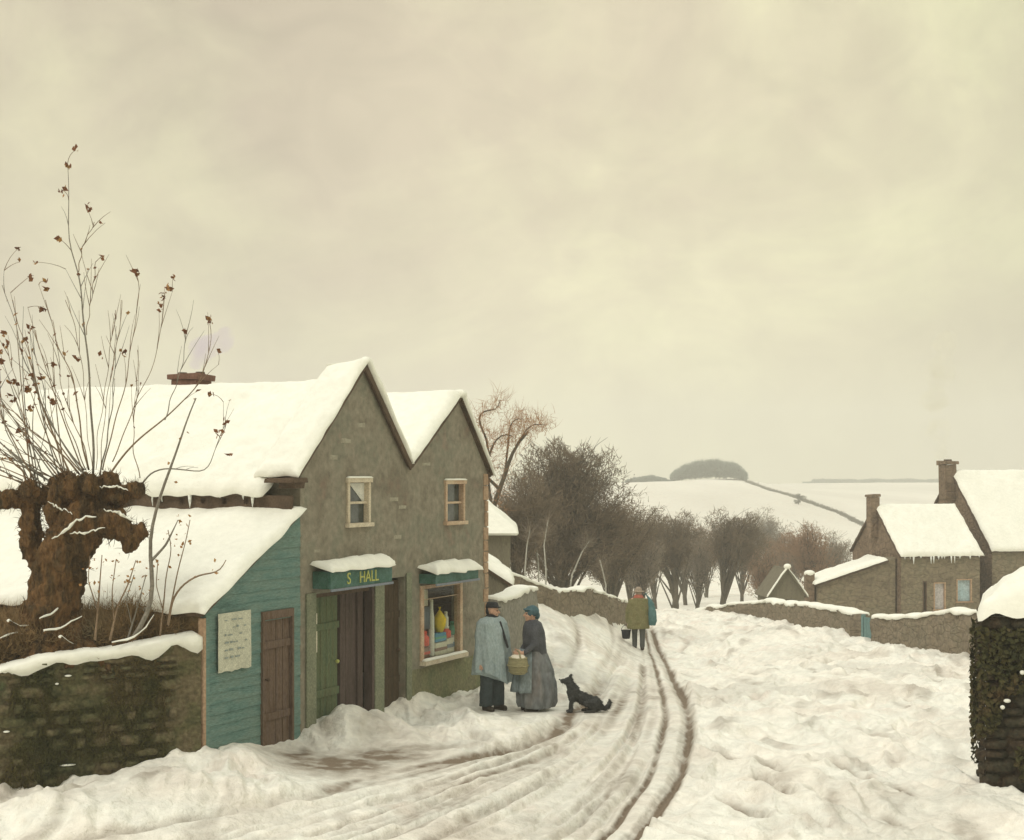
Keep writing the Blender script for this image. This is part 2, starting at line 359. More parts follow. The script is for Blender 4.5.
WX, WY = onground(638.5, 649.5, 30, 55); print('walker', WX, WY)
FLAT = [((492-CX)/F*23.6, 23.6, .6), ((533-CX)/F*23.6, 23.6, .7), ((574-CX)/F*23.4-.05, 23.4, .55), ((590-CX)/F*23.4+.1, 23.4, .6), ]
FLAT += [(WX, WY, 1.0), (WX, WY-1.1, 1.1)]
BUMPS = []  # X, Y, rx, ry, rot, h, dirt
def bump(px, py, rx, ry, h, dirt_tone=0, rot=0):
    X, Y = onground(px, py); BUMPS.append((X, Y, rx, ry, rot, h, dirt_tone))
bump(352,735,.7,.55,.30,0,R(60)); bump(265,765,.35,.5,.34); bump(405,708,.35,.9,.22,0,R(-30)); bump(215,765,.5,.4,.15); bump(240,752,.6,.5,.12)
bump(335,764,.85,.8,-.02,1.3,R(14)); bump(385,757,.7,.6,-.02,1.2); bump(298,756,.3,.7,-.02,1.2); bump(430,750,.8,.35,-.02,.8,R(12)); FLAT += [(-2.2,18.7,1.1), (-1.6,19.0,1.1), (-2.6,19.1,.7)]
bump(560,825,.9,.8,-.01,.4); bump(480,830,.9,.7,-.01,.4); bump(640,760,.3,1.2,-.01,.35); bump(600,800,.5,.9,-.02,.5); bump(540,815,.6,.7,-.02,.45); bump(450,800,.7,.5,-.02,.35); bump(250,815,.8,.5,-.02,.35); bump(100,780,.6,.5,-.02,.3)
bump(430,703,.7,.35,-.05,.35,R(50))
for px, py in ((723,756),(765,782),(781,792),(738,806),(806,820),(842,768),(770,768),(898,822),(905,792),(866,778),(716,700),(728,712),(755,815)):
    bump(px, py, .11, .40, -.10, 1.1, R(rr.uniform(0, 30)))
bump(836,645,.7,.35,-.05,.35); bump(800,655,1.2,.3,-.06,.15); bump(570,705,.5,.15,-.04,.4); bump(515,712,.7,.15,-.03,.3)
bump(900,660,1.6,.8,.22); bump(935,690,1.5,1.0,.15); bump(770,640,2.2,1.0,.25); bump(560,790,1.4,.8,-.04,.22); bump(600,815,1.0,.4,-.03,.3)
bump(60,825,1.2,.5,.2); bump(150,800,1.0,.5,.22)

def _mono(a):
    a = a[np.argsort(a[:, 1])]; return a
R1w = _mono(np.array([onground(x, min(y, 1000), 9, 70) for x, y in R1])); L1w = _mono(np.array([onground(x, min(y, 1000), 9, 70) for x, y in L1]))
def full_h(X, Y):
    """near ground with ruts, drifts and footprints -> height, dirt"""
    h = base_h(X, Y); dirt_tone = np.zeros_like(h)
    fade = sstep(200, 60, Y); nf = sstep(75, 50, Y)*sstep(9, 13, Y)
    wx = X+.5*pn(X*.6, Y*.6, 3); wy = Y+.5*pn(X*.6, Y*.6, 4)
    inroad = np.zeros_like(h)
    idx = np.nonzero((nf > 0).ravel())[0]
    xf, yf = X.ravel()[idx], Y.ravel()[idx]
    jx = xf+.05*pn(xf*.8, yf*.5, 21); jy = yf+.05*pn(xf*.8, yf*.5, 22)
    add = np.zeros(idx.size); dd = np.zeros(idx.size)
    for pts, w, dep, dr in RUT:
        lo, hi = pts.min(0)-1.0, pts.max(0)+1.0
        mk = np.nonzero((xf > lo[0]) & (xf < hi[0]) & (yf > lo[1]) & (yf < hi[1]))[0]
        if not mk.size: continue
        ax, ay = jx[mk], jy[mk]; best = np.full(mk.size, 9.0)
        for (x0, y0), (x1, y1) in zip(pts[:-1], pts[1:]):
            dx, dy = x1-x0, y1-y0; l2 = dx*dx+dy*dy
            if l2 < 1e-8: continue
            t = np.clip(((ax-x0)*dx+(ay-y0)*dy)/l2, 0, 1)
            best = np.minimum(best, np.hypot(ax-x0-t*dx, ay-y0-t*dy))
        mod = .8+.4*pn(ax*.5, ay*.18, 31)
        add[mk] += -dep*mod*np.exp(-(best/w)**2)+dep*.12*np.exp(-((best-2.3*w)/w)**2)
        dd[mk] = np.maximum(dd[mk], 1.2*dr*np.exp(-(best/(w*1.15))**2)*np.clip(.8+1.2*pn(ax*.8, ay*.22, 33)+.35*pn(ax*7, ay*1.2, 34), 0, 1.3))
    for X0, Y0, rx, ry, ro, hh, dr in BUMPS:
        c, s = math.cos(ro), math.sin(ro)
        ex = xf-X0+.1*pn(xf*2.5, yf*2.5, 41); ey = yf-Y0+.1*pn(xf*2.5, yf*2.5, 42)
        q = ((ex*c+ey*s)/rx)**2+((-ex*s+ey*c)/ry)**2
        g = np.exp(-q); add += hh*g; dd = np.maximum(dd, dr*np.exp(-q*1.1))
    # lumps
    road = np.zeros(idx.size)
    ry_ = yf; xr = np.interp(yf, R1w[:, 1], R1w[:, 0]); xl = np.interp(yf, L1w[:, 1], L1w[:, 0])
    road = sstep(.15, -.25, xf-xr)*sstep(-.5, .3, xf-xl)*sstep(60, 48, yf)
    bankm = np.exp(-((xf-1.3)/1.5)**2-((yf-33)/6.5)**2)
    calm = 1-np.clip(.78*road+.6*bankm, 0, .85)
    x, y = wx.ravel()[idx], wy.ravel()[idx]
    q1 = x*.9+y*.25; q2 = y*.38-x*.12
    rd_ = 1-calm*(1-np.clip(dd*1.2, 0, .6))
    add += .08*pn(x*.5, y*.3, 5)+(1-rd_)*(.10*pn(q1*1.3, q2*1.3, 6)+.11*pn(q1*3.0, q2*2.6, 7)+.07*pn(q1*6.5, q2*6, 8))+.015*pn(x*13, y*6, 18)*calm
    dft = 1-np.abs(pn(x*.8+.3*y, y*.33-.1*x, 9))*3.0
    add += (1-rd_)*.09*np.clip(dft, 0, 1)**2
    crv = 1-np.abs(pn(x*1.9-.3*y, y*.6+.2*x, 19))*3.2
    add += (1-rd_)*.05*np.clip(crv, 0, 1)**2; ln_ = np.clip(1-np.abs(pn(x*1.4+.35*y, y*.55-.15*x, 29))*9, 0, 1)*np.clip(pn(x*.7, y*.4, 30)*3, 0, 1)
    add -= .05*ln_*calm; dd = np.maximum(dd, .35*ln_*calm)
    dd = np.maximum(dd, road*np.clip(.10+.30*pn(xf*.5, yf*.22, 61), 0, .3))
    dd = np.maximum(dd, np.clip(pn(x*.35, y*.25, 12)*1.0-.08, 0, .22)+np.clip(pn(x*2.4, y*.8, 13)-.14, 0, .3)*1.5)
    for X0, Y0, rr2 in FLAT:
        g = np.exp(-(((xf-X0)**2+(yf-Y0)**2)/rr2**2)**2); add *= 1-.93*g
    hf = h.ravel(); hf[idx] += add*nf.ravel()[idx]; h = hf.reshape(X.shape)
    df = dirt_tone.ravel(); df[idx] = dd*nf.ravel()[idx]; dirt_tone = df.reshape(X.shape)
    far = sstep(60, 100, Y)
    dirt_tone = dirt_tone+sstep(70, 130, Y)*np.clip(.17+.22*pn(X*.02, Y*.008, 51)+.1*pn(X*.09, Y*.02, 52), 0, .4)  # far fields come out too bright, so distance tones their colour down, in streaks
    h = h+far*(.25*pn(X*.08, Y*.08, 15)+.1*pn(X*.3, Y*.3, 16))
    return h, dirt_tone
def make_terrain():
    Yr = np.concatenate([np.linspace(2, 12.5, 24)[:-1], np.exp(np.linspace(math.log(12.5), math.log(60), 600))[:-1], np.exp(np.linspace(math.log(60), math.log(1250), 240))])
    pc = np.concatenate([np.linspace(-2600, -330, 50)[:-1], np.linspace(-330, -50, 90)[:-1], np.linspace(-50, 1090, 1180), np.linspace(1090, 1350, 80)[1:], np.linspace(1350, 3600, 50)[1:]])
    Y, U = np.meshgrid(Yr, (pc-CX)/F, indexing='ij'); X = U*(Y+0.0)
    H, D = full_h(X, Y)
    V = np.stack([X, Y, H], -1).reshape(-1, 3); nr, nc = X.shape
    i = (np.arange(nr-1)[:, None]*nc+np.arange(nc-1)).ravel()
    o = npmesh('ground', V, np.stack([i, i+1, i+nc+1, i+nc], 1), 'ground', smooth=True)
    at = o.data.attributes.new('dirt_tone', 'FLOAT', 'POINT'); at.data.foreach_set('value', D.ravel().astype(np.float32))
    tag(o, 'snow covered ground of the lane and fields with cart ruts', None, None, 'structure')
    return o
make_terrain()
def fz(X, Y):
    return float(full_h(np.array([[X]], float), np.array([[Y]], float))[0][0, 0])

# ---------------------------------------------------------------- snow shapes
def snow_sheet(name, a, b, c, d, th, parent, m='snow', seed=0, nu=60, nv=30, over=.05, rag=.05, label=None):
    a, b, c, d = [np.array(p, float) for p in (a, b, c, d)]
    nrm = np.cross(b-a, d-a); nrm /= np.linalg.norm(nrm)
    if nrm[2] < 0: nrm = -nrm
    lu = np.linalg.norm(b-a); lv = np.linalg.norm(d-a)
    u = np.linspace(0, 1, nu); u = u-.06*np.sin(2*np.pi*u)*1.6/2; v = np.linspace(0, 1, nv); v = v-.06*np.sin(2*np.pi*v)*.8
    Vv, Uu = np.meshgrid(v, u, indexing='ij')
    U2 = Uu*(1+2*over/lu)-over/lu; V2 = Vv*(1+2*over/lv)-over/lv
    ed = np.minimum(np.minimum(Uu, 1-Uu)*lu, np.minimum(Vv, 1-Vv)*lv)
    bx = U2*lu; by = V2*lv
    V2 = V2+rag/lv*pn(bx*3, by*0+seed, seed+1)*(1-Vv)**3*2
    U2 = U2+rag/lu*pn(by*3, by*0+seed+7.3, seed+2)*np.abs(2*Uu-1)**5
    Pp = (1-U2)[..., None]*(1-V2)[..., None]*a+U2[..., None]*(1-V2)[..., None]*b+U2[..., None]*V2[..., None]*c+(1-U2)[..., None]*V2[..., None]*d
    t = th*np.clip(ed/(th*1.2), 0, 1)**.5*(1+.6*pn(bx*1.2, by*1.0, seed+3)+.35*pn(bx*3.4, by*3, seed+4)+.12*pn(bx*9, by*8, seed+6))
    top = Pp+nrm*(t[..., None]+.01); bot = Pp+nrm*.004
    V = np.concatenate([top.reshape(-1, 3), bot.reshape(-1, 3)]); nn = nu*nv
    i = (np.arange(nv-1)[:, None]*nu+np.arange(nu-1)).ravel()
    F1 = np.stack([i, i+1, i+nu+1, i+nu], 1); F2 = F1[:, ::-1]+nn
    ring = list(range(nu))+[k*nu+nu-1 for k in range(1, nv)]+list(range(nv*nu-2, (nv-1)*nu-1, -1))+[k*nu for k in range(nv-2, 0, -1)]
    rg = np.array(ring); r2 = np.roll(rg, -1)
    F3 = np.stack([rg, rg+nn, r2+nn, r2], 1)
    o = npmesh(name, V, np.concatenate([F1, F2, F3]), m, parent, True)
    if label: o['label'] = label
    return o

def snow_path(name, pts, w, h, parent, seed=0, droop=.03, m='snow', step=.08, label=None):
    """lumpy half-round snow cap along a path of points lying on a wall top"""
    pts = [Vector(p) for p in pts]; L = [0]
    for a, b in zip(pts[:-1], pts[1:]): L.append(L[-1]+(b-a).length)
    nseg = max(4, int(L[-1]/step)); n = 12; V = []
    for i in range(nseg+1):
        s = L[-1]*i/nseg; k = 0
        while k < len(L)-2 and L[k+1] < s: k += 1
        f = (s-L[k])/max(1e-6, L[k+1]-L[k]); p = pts[k].lerp(pts[k+1], f)
        t = (pts[k+1]-pts[k]); t.normalize()
        side = Vector((t.y, -t.x, 0));
        side = side.normalized() if side.length > 1e-5 else Vector((1, 0, 0))
        up = side.cross(t);
        if up.z < 0: up = -up
        end = min(1, min(s, L[-1]-s)/(h*1.2)+.15)**.5
        hh = h*end*(1+.6*mn.noise(Vector((s*1.3, seed*3.1, 0)))+.35*mn.noise(Vector((s*4, seed*3.1, 5))))
        ww = w*(.55+.45*end)*(1+.15*mn.noise(Vector((s*2.2, seed, 9))))
        for j in range(n):
            a = math.pi*j/(n-1)
            x = math.cos(a)*ww*.5; z = math.sin(a)**.7*hh
            dr = -droop*(1+1.6*mn.noise(Vector((s*3.5, seed+(0 if j < n/2 else 40), 3)))) if j in (0, n-1) else 0
            V.append(p+side*x+up*z+Vector((0, 0, dr)))
    mb = MB(); f = []
    for i in range(nseg):
        for j in range(n):
            j2 = (j+1) % n
            f.append((i*n+j, i*n+j2, (i+1)*n+j2, (i+1)*n+j))
    f += [tuple(range(n-1, -1, -1)), tuple(range(nseg*n, nseg*n+n))]
    mb.add(V, f)
    return mb.build(name, m, parent, True, label=label)

def rounded_stones(cells, parent_mb, depth=.09, rnd=.35):
    """cells: list of (origin, ux, uz, nrm, w, h)"""
    for o, ux, uz, nr, w, h in cells:
        V = []; idx = {}; k = 4
        dd = depth*random.uniform(.6, 1.35); tw = random.uniform(-.05, .05)
        for a in range(k+1):
            for b in range(k+1):
                x = a/k*2-1; z = b/k*2-1
                rr_ = max(abs(x), abs(z)); q = math.hypot(x, z)
                rd = 1-rnd*max(0, q-rr_)
                yy = dd*(1-rr_**4)**.5 if rr_ < 1 else 0
                p = o+ux*(w*.5*x*rd+tw*z*h)+uz*(h*.5*z*rd)+nr*(yy*(1+.3*mn.noise(Vector((o.x*9+x, o.z*9+z, o.y)))))
                idx[(a, b)] = len(V); V.append(p)
        f = [(idx[a, b], idx[a+1, b], idx[a+1, b+1], idx[a, b+1]) for a in range(k) for b in range(k)]
        parent_mb.add(V, f)

def wall_run(name, pts, thick, m, label, cat, snow_h=.1, seed=0, group=None, lump=.05):
    """free standing wall along ground points (X,Y,ztop); returns root"""
    pts = [Vector(p) for p in pts]
    root = empty(name, (pts[0].x, pts[0].y, gz(pts[0].x, pts[0].y)), 0, label, cat, group)
    L = [0]
    for a, b in zip(pts[:-1], pts[1:]): L.append(L[-1]+(b-a).length)
    n = max(4, int(L[-1]/.16)); nz = 8; off = root.location
    V = []; ring = 2*nz+4; tops = []
    for i in range(n+1):
        s = L[-1]*i/n; k = 0
        while k < len(L)-2 and L[k+1] < s: k += 1
        f = (s-L[k])/max(1e-6, L[k+1]-L[k]); p = pts[k].lerp(pts[k+1], f); t = (pts[k+1]-pts[k]).normalized(); sd = Vector((t.y, -t.x, 0)).normalized()
        zt = p.z+lump*1.2*mn.noise(Vector((s*.9, seed, 2)))+lump*.8*mn.noise(Vector((s*3, seed, 4))); zb = gz(p.x, p.y)-.5
        prof = [(thick/2*(1+.25*(1-j/nz)), zb+(zt-zb)*j/nz) for j in range(nz+1)]+[(0, zt+.02)]+[(-thick/2*(1+.25*(1-j/nz)), zb+(zt-zb)*j/nz) for j in range(nz, -1, -1)]
        for x, z in prof:
            q = Vector((p.x, p.y, z))+sd*x
            q += sd*(1 if x >= 0 else -1)*lump*mn.noise(q*3.3)*1.6
            V.append(q-off)
        tops.append(Vector((p.x, p.y, zt+.01))-off)
    r = len(prof)
    mb = MB(); f = []
    for i in range(n):
        for j in range(r-1): f.append((i*r+j, (i+1)*r+j, (i+1)*r+j+1, i*r+j+1))
    f += [tuple(range(r)), tuple(range(n*r+r-1, n*r-1, -1))]
    mb.add(V, f); mb.build('wall', m, root, True)
    if snow_h: snow_path('snow_cap', tops[::2]+[tops[-1]], thick*1.15, snow_h, root, seed)
    return root

# ---------------------------------------------------------------- shop house
A = Vector((-2.9, 20.55, 0)); RZ = math.atan2(5.32, 2.47); LH = 5.865
HN = 6.2   # length back from the facade
def fs(px):
    u = (px-CX)/F; t = (-2.9-20.55*u)/(5.32*u-2.47); return t*LH
def fdep(s): return 20.55+5.32*s/LH
def fzz(py, s): return CAMZ-(py-HY)/F*fdep(s)
house = empty('shop_house', A, RZ, 'grey brown rendered shop house with two steep snowy gables beside the lane', 'house')
openings = [(.37,1.97,-.2,2.04), (2.27,2.95,-.2,2.13), (3.47,4.84,.76,1.95), (1.22,1.86,2.99,3.60), (4.28,4.97,2.93,3.56)]
def wall_with_holes(mb, s0, s1, z0, z1, holes, rev=.16, y=0):
    ss = sorted({s0, s1}|{h[0] for h in holes}|{h[1] for h in holes}); zs = sorted({z0, z1}|{h[2] for h in holes}|{h[3] for h in holes})
    ss = [x for x in ss if s0 <= x <= s1]; zs = [z for z in zs if z0 <= z <= z1]
    for a, b in zip(ss[:-1], ss[1:]):
        for c, d in zip(zs[:-1], zs[1:]):
            if any(h[0] < (a+b)/2 < h[1] and h[2] < (c+d)/2 < h[3] for h in holes): continue
            mb.add([(a,y,c), (b,y,c), (b,y,d), (a,y,d)], [(0,1,2,3)])
    for h in holes:
        a, b, c, d = h[0], h[1], max(h[2], z0), h[3]
        mb.add([(a,y,c), (a,y+rev,c), (a,y+rev,d), (a,y,d), (b,y,c), (b,y+rev,c), (b,y+rev,d), (b,y,d)], [(0,3,2,1), (4,5,6,7), (3,7,6,2), (0,1,5,4)])
mb = MB()
wall_with_holes(mb, 0, LH, -.3, 3.75, openings)
PK1, PK2, VS, VZ = 1.67, 4.75, 3.06, 3.86
mb.add([(0,0,3.75), (VS,0,3.75), (VS,0,VZ), (PK1,0,5.34), (0,0,3.80)], [(0,1,2,3,4)])
mb.add([(VS,0,3.75), (LH,0,3.75), (LH,0,3.78), (PK2,0,5.0), (VS,0,VZ)], [(0,1,2,3,4)])
mb.add([(0,0,-.3), (0,HN,-.3), (0,HN,3.5), (0,.5,3.5), (0,.5,3.8), (0,0,3.8)], [(0,1,2,3,4,5)])
mb.add([(LH,0,-.3), (LH,HN,-.3), (LH,HN,3.75), (LH,0,3.75)], [(3,2,1,0)])
mb.add([(0,HN,-.3), (LH,HN,-.3), (LH,HN,3.7), (PK2,HN,4.9), (VS,HN,3.8), (PK1,HN,5.0), (0,HN,3.5)], [(0,6,5,4,3,2,1)])
mb.build('wall', 'render', house)
# mossy plinth patch below shop window, proud of the wall
mb = MB()
def lump_panel(mb, s0, s1, z0, z1, y, nx=20, nz=10, amp=.012):
    V = []; f = []
    for j in range(nz+1):
        for i in range(nx+1):
            s = s0+(s1-s0)*i/nx; z = z0+(z1-z0)*j/nz
            e = min(i, nx-i, j+3, nz-j)
            V.append((s, y-.012-amp*mn.noise(Vector((s*5, z*5, 1)))*(1 if e else 0)+(.013 if e == 0 else 0), z+(.05*mn.noise(Vector((s*3, 0, 0))) if j == nz else 0)))
    for j in range(nz):
        for i in range(nx): f.append((j*(nx+1)+i, j*(nx+1)+i+1, (j+1)*(nx+1)+i+1, (j+1)*(nx+1)+i))
    mb.add(V, f)
lump_panel(mb, 3.08, LH-.13, -.2, .66, 0)
mb.build('plinth', 'plinth', house, True)
for pa, pb, pc, pd in ((.75,.98,3.92,3.99), (1.05,1.35,4.16,4.22), (2.45,2.75,3.30,3.36), (2.75,3.0,3.18,3.23), (.35,.5,2.62,2.67), (2.6,2.85,2.72,2.78), (3.5,3.8,3.85,3.9), (1.5,1.75,4.4,4.47)):
    pm_ = MB(); lump_panel(pm_, pa, pb, pc, pd, .004, 10, 5, .010); pm_.build('plaster_patch', 'patch', house, True)
# quoins on the right corner
mb = MB(); z = -.1
while z < 3.55:
    h = random.uniform(.17, .26); w = random.choice([.10, .15]); mb.box(LH-w, LH+.02, -.018, .18, z+.008, z+h-.008, jit=.006); z += h
mb.build('quoins', 'quoin', house, bevel=.008)
# pilasters and door cases of the shop front
mb = MB()
for s0, s1, zt in ((.12,.36,2.06), (1.985,2.26,2.2), (2.965,3.12,2.18)):
    mb = MB(); mb.box(s0, s1, -.035, -.004, -.2, zt, jit=.004); mb.build('door_case', 'jamb', house, bevel=.006)
# shop doors inside the wide opening
d = MB(); y = .12
for i in range(5):
    s0 = .40+i*.155; d.box(s0, s0+.148, y+random.uniform(0, .008), y+.05, -.2, 1.98)
d.box(.40, 1.17, y-.025, y-.003, 1.5, 1.6); d.box(.40, 1.17, y-.025, y-.003, .55, .66)
dr = d.build('door', 'green_door', house, bevel=.004, label='weathered green plank shop door')
mb = MB(); mb.ball((1.10, y-.04, 1.02), .03, 8, 6); mb.tube([(1.10,y,1.02),(1.10,y-.04,1.02)], [.012,.012], 6); mb.build('handle', 'gold', dr, True)
mb = MB(); mb.box(.52,.60,y-.012,y-.004,1.2,1.75); mb.build('paper_slip', 'g_paper', dr)
d = MB()
for i in range(4): d.box(1.20+i*.165, 1.20+i*.165+.155, .10+(.03 if i == 2 else 0), .16, -.2, 1.98)
dp = d.build('door', 'purple', house, bevel=.004, label='dark brown plank door leaf')
mb = MB(); mb.box(1.90,1.965,-.03,.11,-.2,2.02); mb.build('post', 'purple', house, bevel=.005)
mb = MB(); mb.box(.38,1.96,.02,.20,1.985,2.035); mb.build('lintel', 'verge', house)
# second doorway
d = MB()
for i in range(4): d.box(2.29+i*.162, 2.29+i*.162+.155, .10, .15, -.2, 2.08)
d.box(2.28,2.94,.085,.098,.5,.6); d.box(2.28,2.94,.085,.098,1.5,1.6)
dr2 = d.build('door', 'door_dark', house, bevel=.004, label='narrow dark brown door')
mb = MB(); mb.ball((2.86,.06,1.0), .028, 8, 6); mb.tube([(2.86,.10,1.0),(2.86,.06,1.0)], [.012,.012], 6); mb.build('handle', 'verge', dr2, True)
# upper windows
def window(parent, s0, s1, z0, z1, yy=.06, fm='cream', curtain=False, sub='pane'):
    f = MB(); w = .055
    f.box(s0-.03, s1+.03, -.05, yy, z1-.01, z1+.055); f.box(s0-.04, s1+.04, -.07, yy, z0-.05, z0+.01)
    f.box(s0-.005, s0+w, -.03, yy+.02, z0+.01, z1-.01); f.box(s1-w, s1+.005, -.03, yy+.02, z0+.01, z1-.01)
    zm = (z0+z1)/2; f.box(s0+w, s1-w, .01, yy, zm-.018, zm+.018)
    fo = f.build('window', fm, parent, bevel=.006)
    p = MB(); p.box(s0+w-.004, s1-w+.004, yy+.003, yy+.02, z0+.012, z1-.012); p.build('pane', 'glass', fo)
    if curtain:
        c = MB(); c.prism([(s0+w+.1, yy-.006, z1-.02), (s1-w, yy-.006, z1-.02), (s1-w, yy-.006, zm-.02)], (0, .006, 0)); c.build('curtain', 'curtain', fo)
    sn = snow_path('snow', [(s0-.03, -.03, z1+.055), ((s0+s1)/2, -.03, z1+.055), (s1+.03, -.03, z1+.055)], .07, .03, fo, 3, .0, step=.04)
    return fo
window(house, 1.22, 1.86, 2.99, 3.60, curtain=True)
window(house, 4.28, 4.97, 2.93, 3.56, fm='cream_red')
# shop window
s0, s1, z0, z1 = 3.47, 4.84, .76, 1.95
f = MB()
f.box(s0-.04, s0+.06, -.03, .09, z0, z1); f.box(s1-.05, s1+.04, -.03, .09, z0, z1); f.box(s0+.06, s1-.05, -.02, .08, z1-.06, z1)
f.box(s0+.06, s1-.05, .012, .028, 1.71, 1.725)
sw = f.build('window', 'cream_red', house, bevel=.005, label='shop window full of coloured goods')
p = MB(); p.box(s0+.06, s1-.05, .03, .034, z0+.01, z1-.06); p.build('pane', 'shop_glass', sw)
p = MB(); p.box(s0-.06, s1+.06, -.13, .0, z0-.07, z0); p.build('sill', 'cream', sw, bevel=.008)
p = MB()
p.box(s0-.02, s1+.42, .55, .58, z0-.05, z1+.05); p.box(s0-.05, s0-.02, .162, .55, z0-.05, z1+.05); p.box(s1+.42, s1+.45, .162, .55, z0-.05, z1+.05); p.box(s0-.02, s1+.42, .162, .55, z1+.01, z1+.04); p.box(s0-.02, s1+.42, .162, .55, z0-.04, z0-.01)
p.box(s0, s1+.4, .35, .54, 1.52, 1.545); p.box(s0+.2, s1+.4, .30, .54, 1.75, 1.77); p.box(s0+.1, s1+.4, .30, .54, 1.30, 1.32); p.build('display_case', 'interior', sw)
snow_path('snow', [(s0-.05,-.08,z0+.003), ((s0+s1)/2,-.08,z0+.003), (s1+.05,-.08,z0+.003)], .10, .035, sw, 9, .0, step=.05)
def HW(s, y, z): return house_m@Vector((s, y, z))
house_m = Matrix.Translation(A)@Matrix.Rotation(RZ, 4, 'Z')
def goods(name, label, cat, s, y, z, kind, m, sz, cm='g_white'):
    y = min(y, .135); s = s+(y-.03)*1.45
    root = empty(name, HW(s, y, z), RZ, label, cat, 'goods in the shop window')
    b = MB()
    if kind == 'jar':
        r, h = sz; b.tube([(0,0,0),(0,0,.02),(0,0,h*.7),(0,0,h*.86),(0,0,h)], [r*.9,r,r,r*.62,r*.6], 14); b.build('body', m, root, True)
        c = MB(); c.tube([(0,0,h),(0,0,h+.03),(0,0,h+.04)], [r*.66,r*.66,r*.5], 12); c.build('lid', cm, root, True)
    elif kind == 'box':
        w, h = sz; b.box(-w/2, w/2, -.05, .05, 0, h); b.build('body', m, root, bevel=.006)
        c = MB(); c.box(-w/2-.004, w/2+.004, -.054, .054, h*.35, h*.6); c.build('band', cm, root)
    elif kind == 'cone':
        r, h = sz; b.tube([(0,0,0),(0,0,h*.3),(0,0,h*.6),(0,0,h*.8),(0,0,h)], [r*.5,r*.9,r,r*.6,r*.12], 14); b.build('body', m, root, True)
        c = MB(); c.tube([(0,0,h-.02),(0,0,h+.02),(0,0,h+.05)], [r*.15,r*.1,r*.25], 8); c.build('bow', cm, root, True)
    elif kind == 'cloth':
        w, h = sz
        V = [(-w/2+w*i/12, -.02*math.sin(i*1.7)-.01, zz) for zz in (0, h) for i in range(13)]
        V += [(x, yy+.02, zz) for x, yy, zz in V]
        fcs = [(i, i+1, 14+i, 13+i) for i in range(12)]+[(26+i+1, 26+i, 39+i, 40+i) for i in range(12)]+[(13+i, 14+i, 40+i, 39+i) for i in range(12)]+[(i+1, i, 26+i, 27+i) for i in range(12)]+[(0,13,39,26), (12,38,51,25)]
        b.add(V, fcs); b.build('cloth', m, root, True)
    return root
zf = z0+.005
goods('red_tin', 'round red tin at the lower left corner of the shop window', 'tin', 3.64, .20, .96, 'jar', 'g_red', (.10,.20), 'g_red')
goods('carton', 'brown carton under the red tin in the shop window', 'carton', 3.66, .20, zf, 'box', 'g_brown', (.24,.17), 'g_red')
goods('hanging_cloth', 'grey blue cloth hanging at the left side of the shop window', 'cloth', 3.70, .14, 1.22, 'cloth', 'g_grey', (.24,.36))
goods('paper_roll', 'tall white paper roll beside the grey blue cloth in the shop window', 'paper roll', 3.92, .16, zf, 'jar', 'g_white', (.05,.88), 'g_paper')
goods('sugar_cone', 'yellow wrapped cone in the middle of the shop window', 'packet', 4.21, .22, 1.13, 'cone', 'g_yellow', (.11,.36), 'g_yellow')
goods('blue_box', 'blue box under the yellow cone in the shop window', 'box', 4.17, .24, .98, 'box', 'g_blue', (.36,.14), 'g_green')
goods('crate', 'pale wooden crate under the blue box in the shop window', 'crate', 4.18, .24, zf, 'box', 'g_paper', (.40,.20), 'g_brown')
goods('red_jar', 'red jar with a white lid right of the yellow cone', 'jar', 4.43, .20, 1.02, 'jar', 'g_red', (.085,.15), 'g_white')
goods('carton', 'paper wrapped carton under the red jar in the shop window', 'carton', 4.50, .22, zf, 'box', 'g_paper', (.22,.24), 'g_grey')
goods('candle_bundle', 'slim white candle bundle standing on the red jar', 'candles', 4.43, .20, 1.21, 'jar', 'g_white', (.045,.2), 'g_paper')
goods('green_tin', 'green tin at the right end of the shop window', 'tin', 4.68, .20, zf+.28, 'jar', 'g_green', (.075,.18), 'g_green')
goods('white_box', 'white box under the green tin in the shop window', 'box', 4.69, .22, zf, 'box', 'g_white', (.14,.27), 'g_blue')
goods('cloth_bolt', 'cream cloth hanging at the top left of the shop window', 'cloth', 3.66, .12, 1.60, 'cloth', 'g_paper', (.16,.26))

# boards and snow over door and shop window
def sign(name, label, s0, s1, zb, zt, text=None, mcol='sign', dep=.3):
    root = empty(name, HW(s0, 0, zb), RZ, label, 'sign')
    w = s1-s0; h = zt-zb; b = MB()
    b.box(0, w, -dep, -dep+.05, 0, h); b.box(0, w, -dep, -.004, h, h+.03); b.box(0, .04, -dep+.05, -.004, 0, h); b.box(w-.04, w, -dep+.05, -.004, 0, h)
    b.build('board', mcol, root, bevel=.006)
    c = MB(); c.box(-.01, w+.01, -dep-.02, -dep-.002, -.035, 0.0); c.build('moulding', 'g_grey', root, bevel=.004)
    snow_sheet('snow', (-.02,-dep-.03,h+.03), (w+.02,-dep-.03,h+.03), (w+.02,-.01,h+.12), (-.02,-.01,h+.12), .125, root, seed=int(s0*7)+3, nu=40, nv=16, over=.03, rag=.06)
    if text:
        for tx, xo, sz in text:
            cu_ = bpy.data.curves.new('t', 'FONT'); cu_.body = tx; cu_.size = sz; cu_.extrude = .006
            t = bpy.data.objects.new('t', cu_); COL.objects.link(t); bpy.context.view_layer.update()
            me = bpy.data.meshes.new_from_object(t.evaluated_get(bpy.context.evaluated_depsgraph_get()))
            bpy.data.objects.remove(t); bpy.data.curves.remove(cu_)
            me.name = 'lettering'; me.materials.clear(); me.materials.append(M['gold'])
            lo = bpy.data.objects.new('lettering', me); COL.objects.link(lo); lo.parent = root
            lo.rotation_euler = (math.pi/2, 0, 0); lo.location = (xo, -dep-.007, .045)
    return root
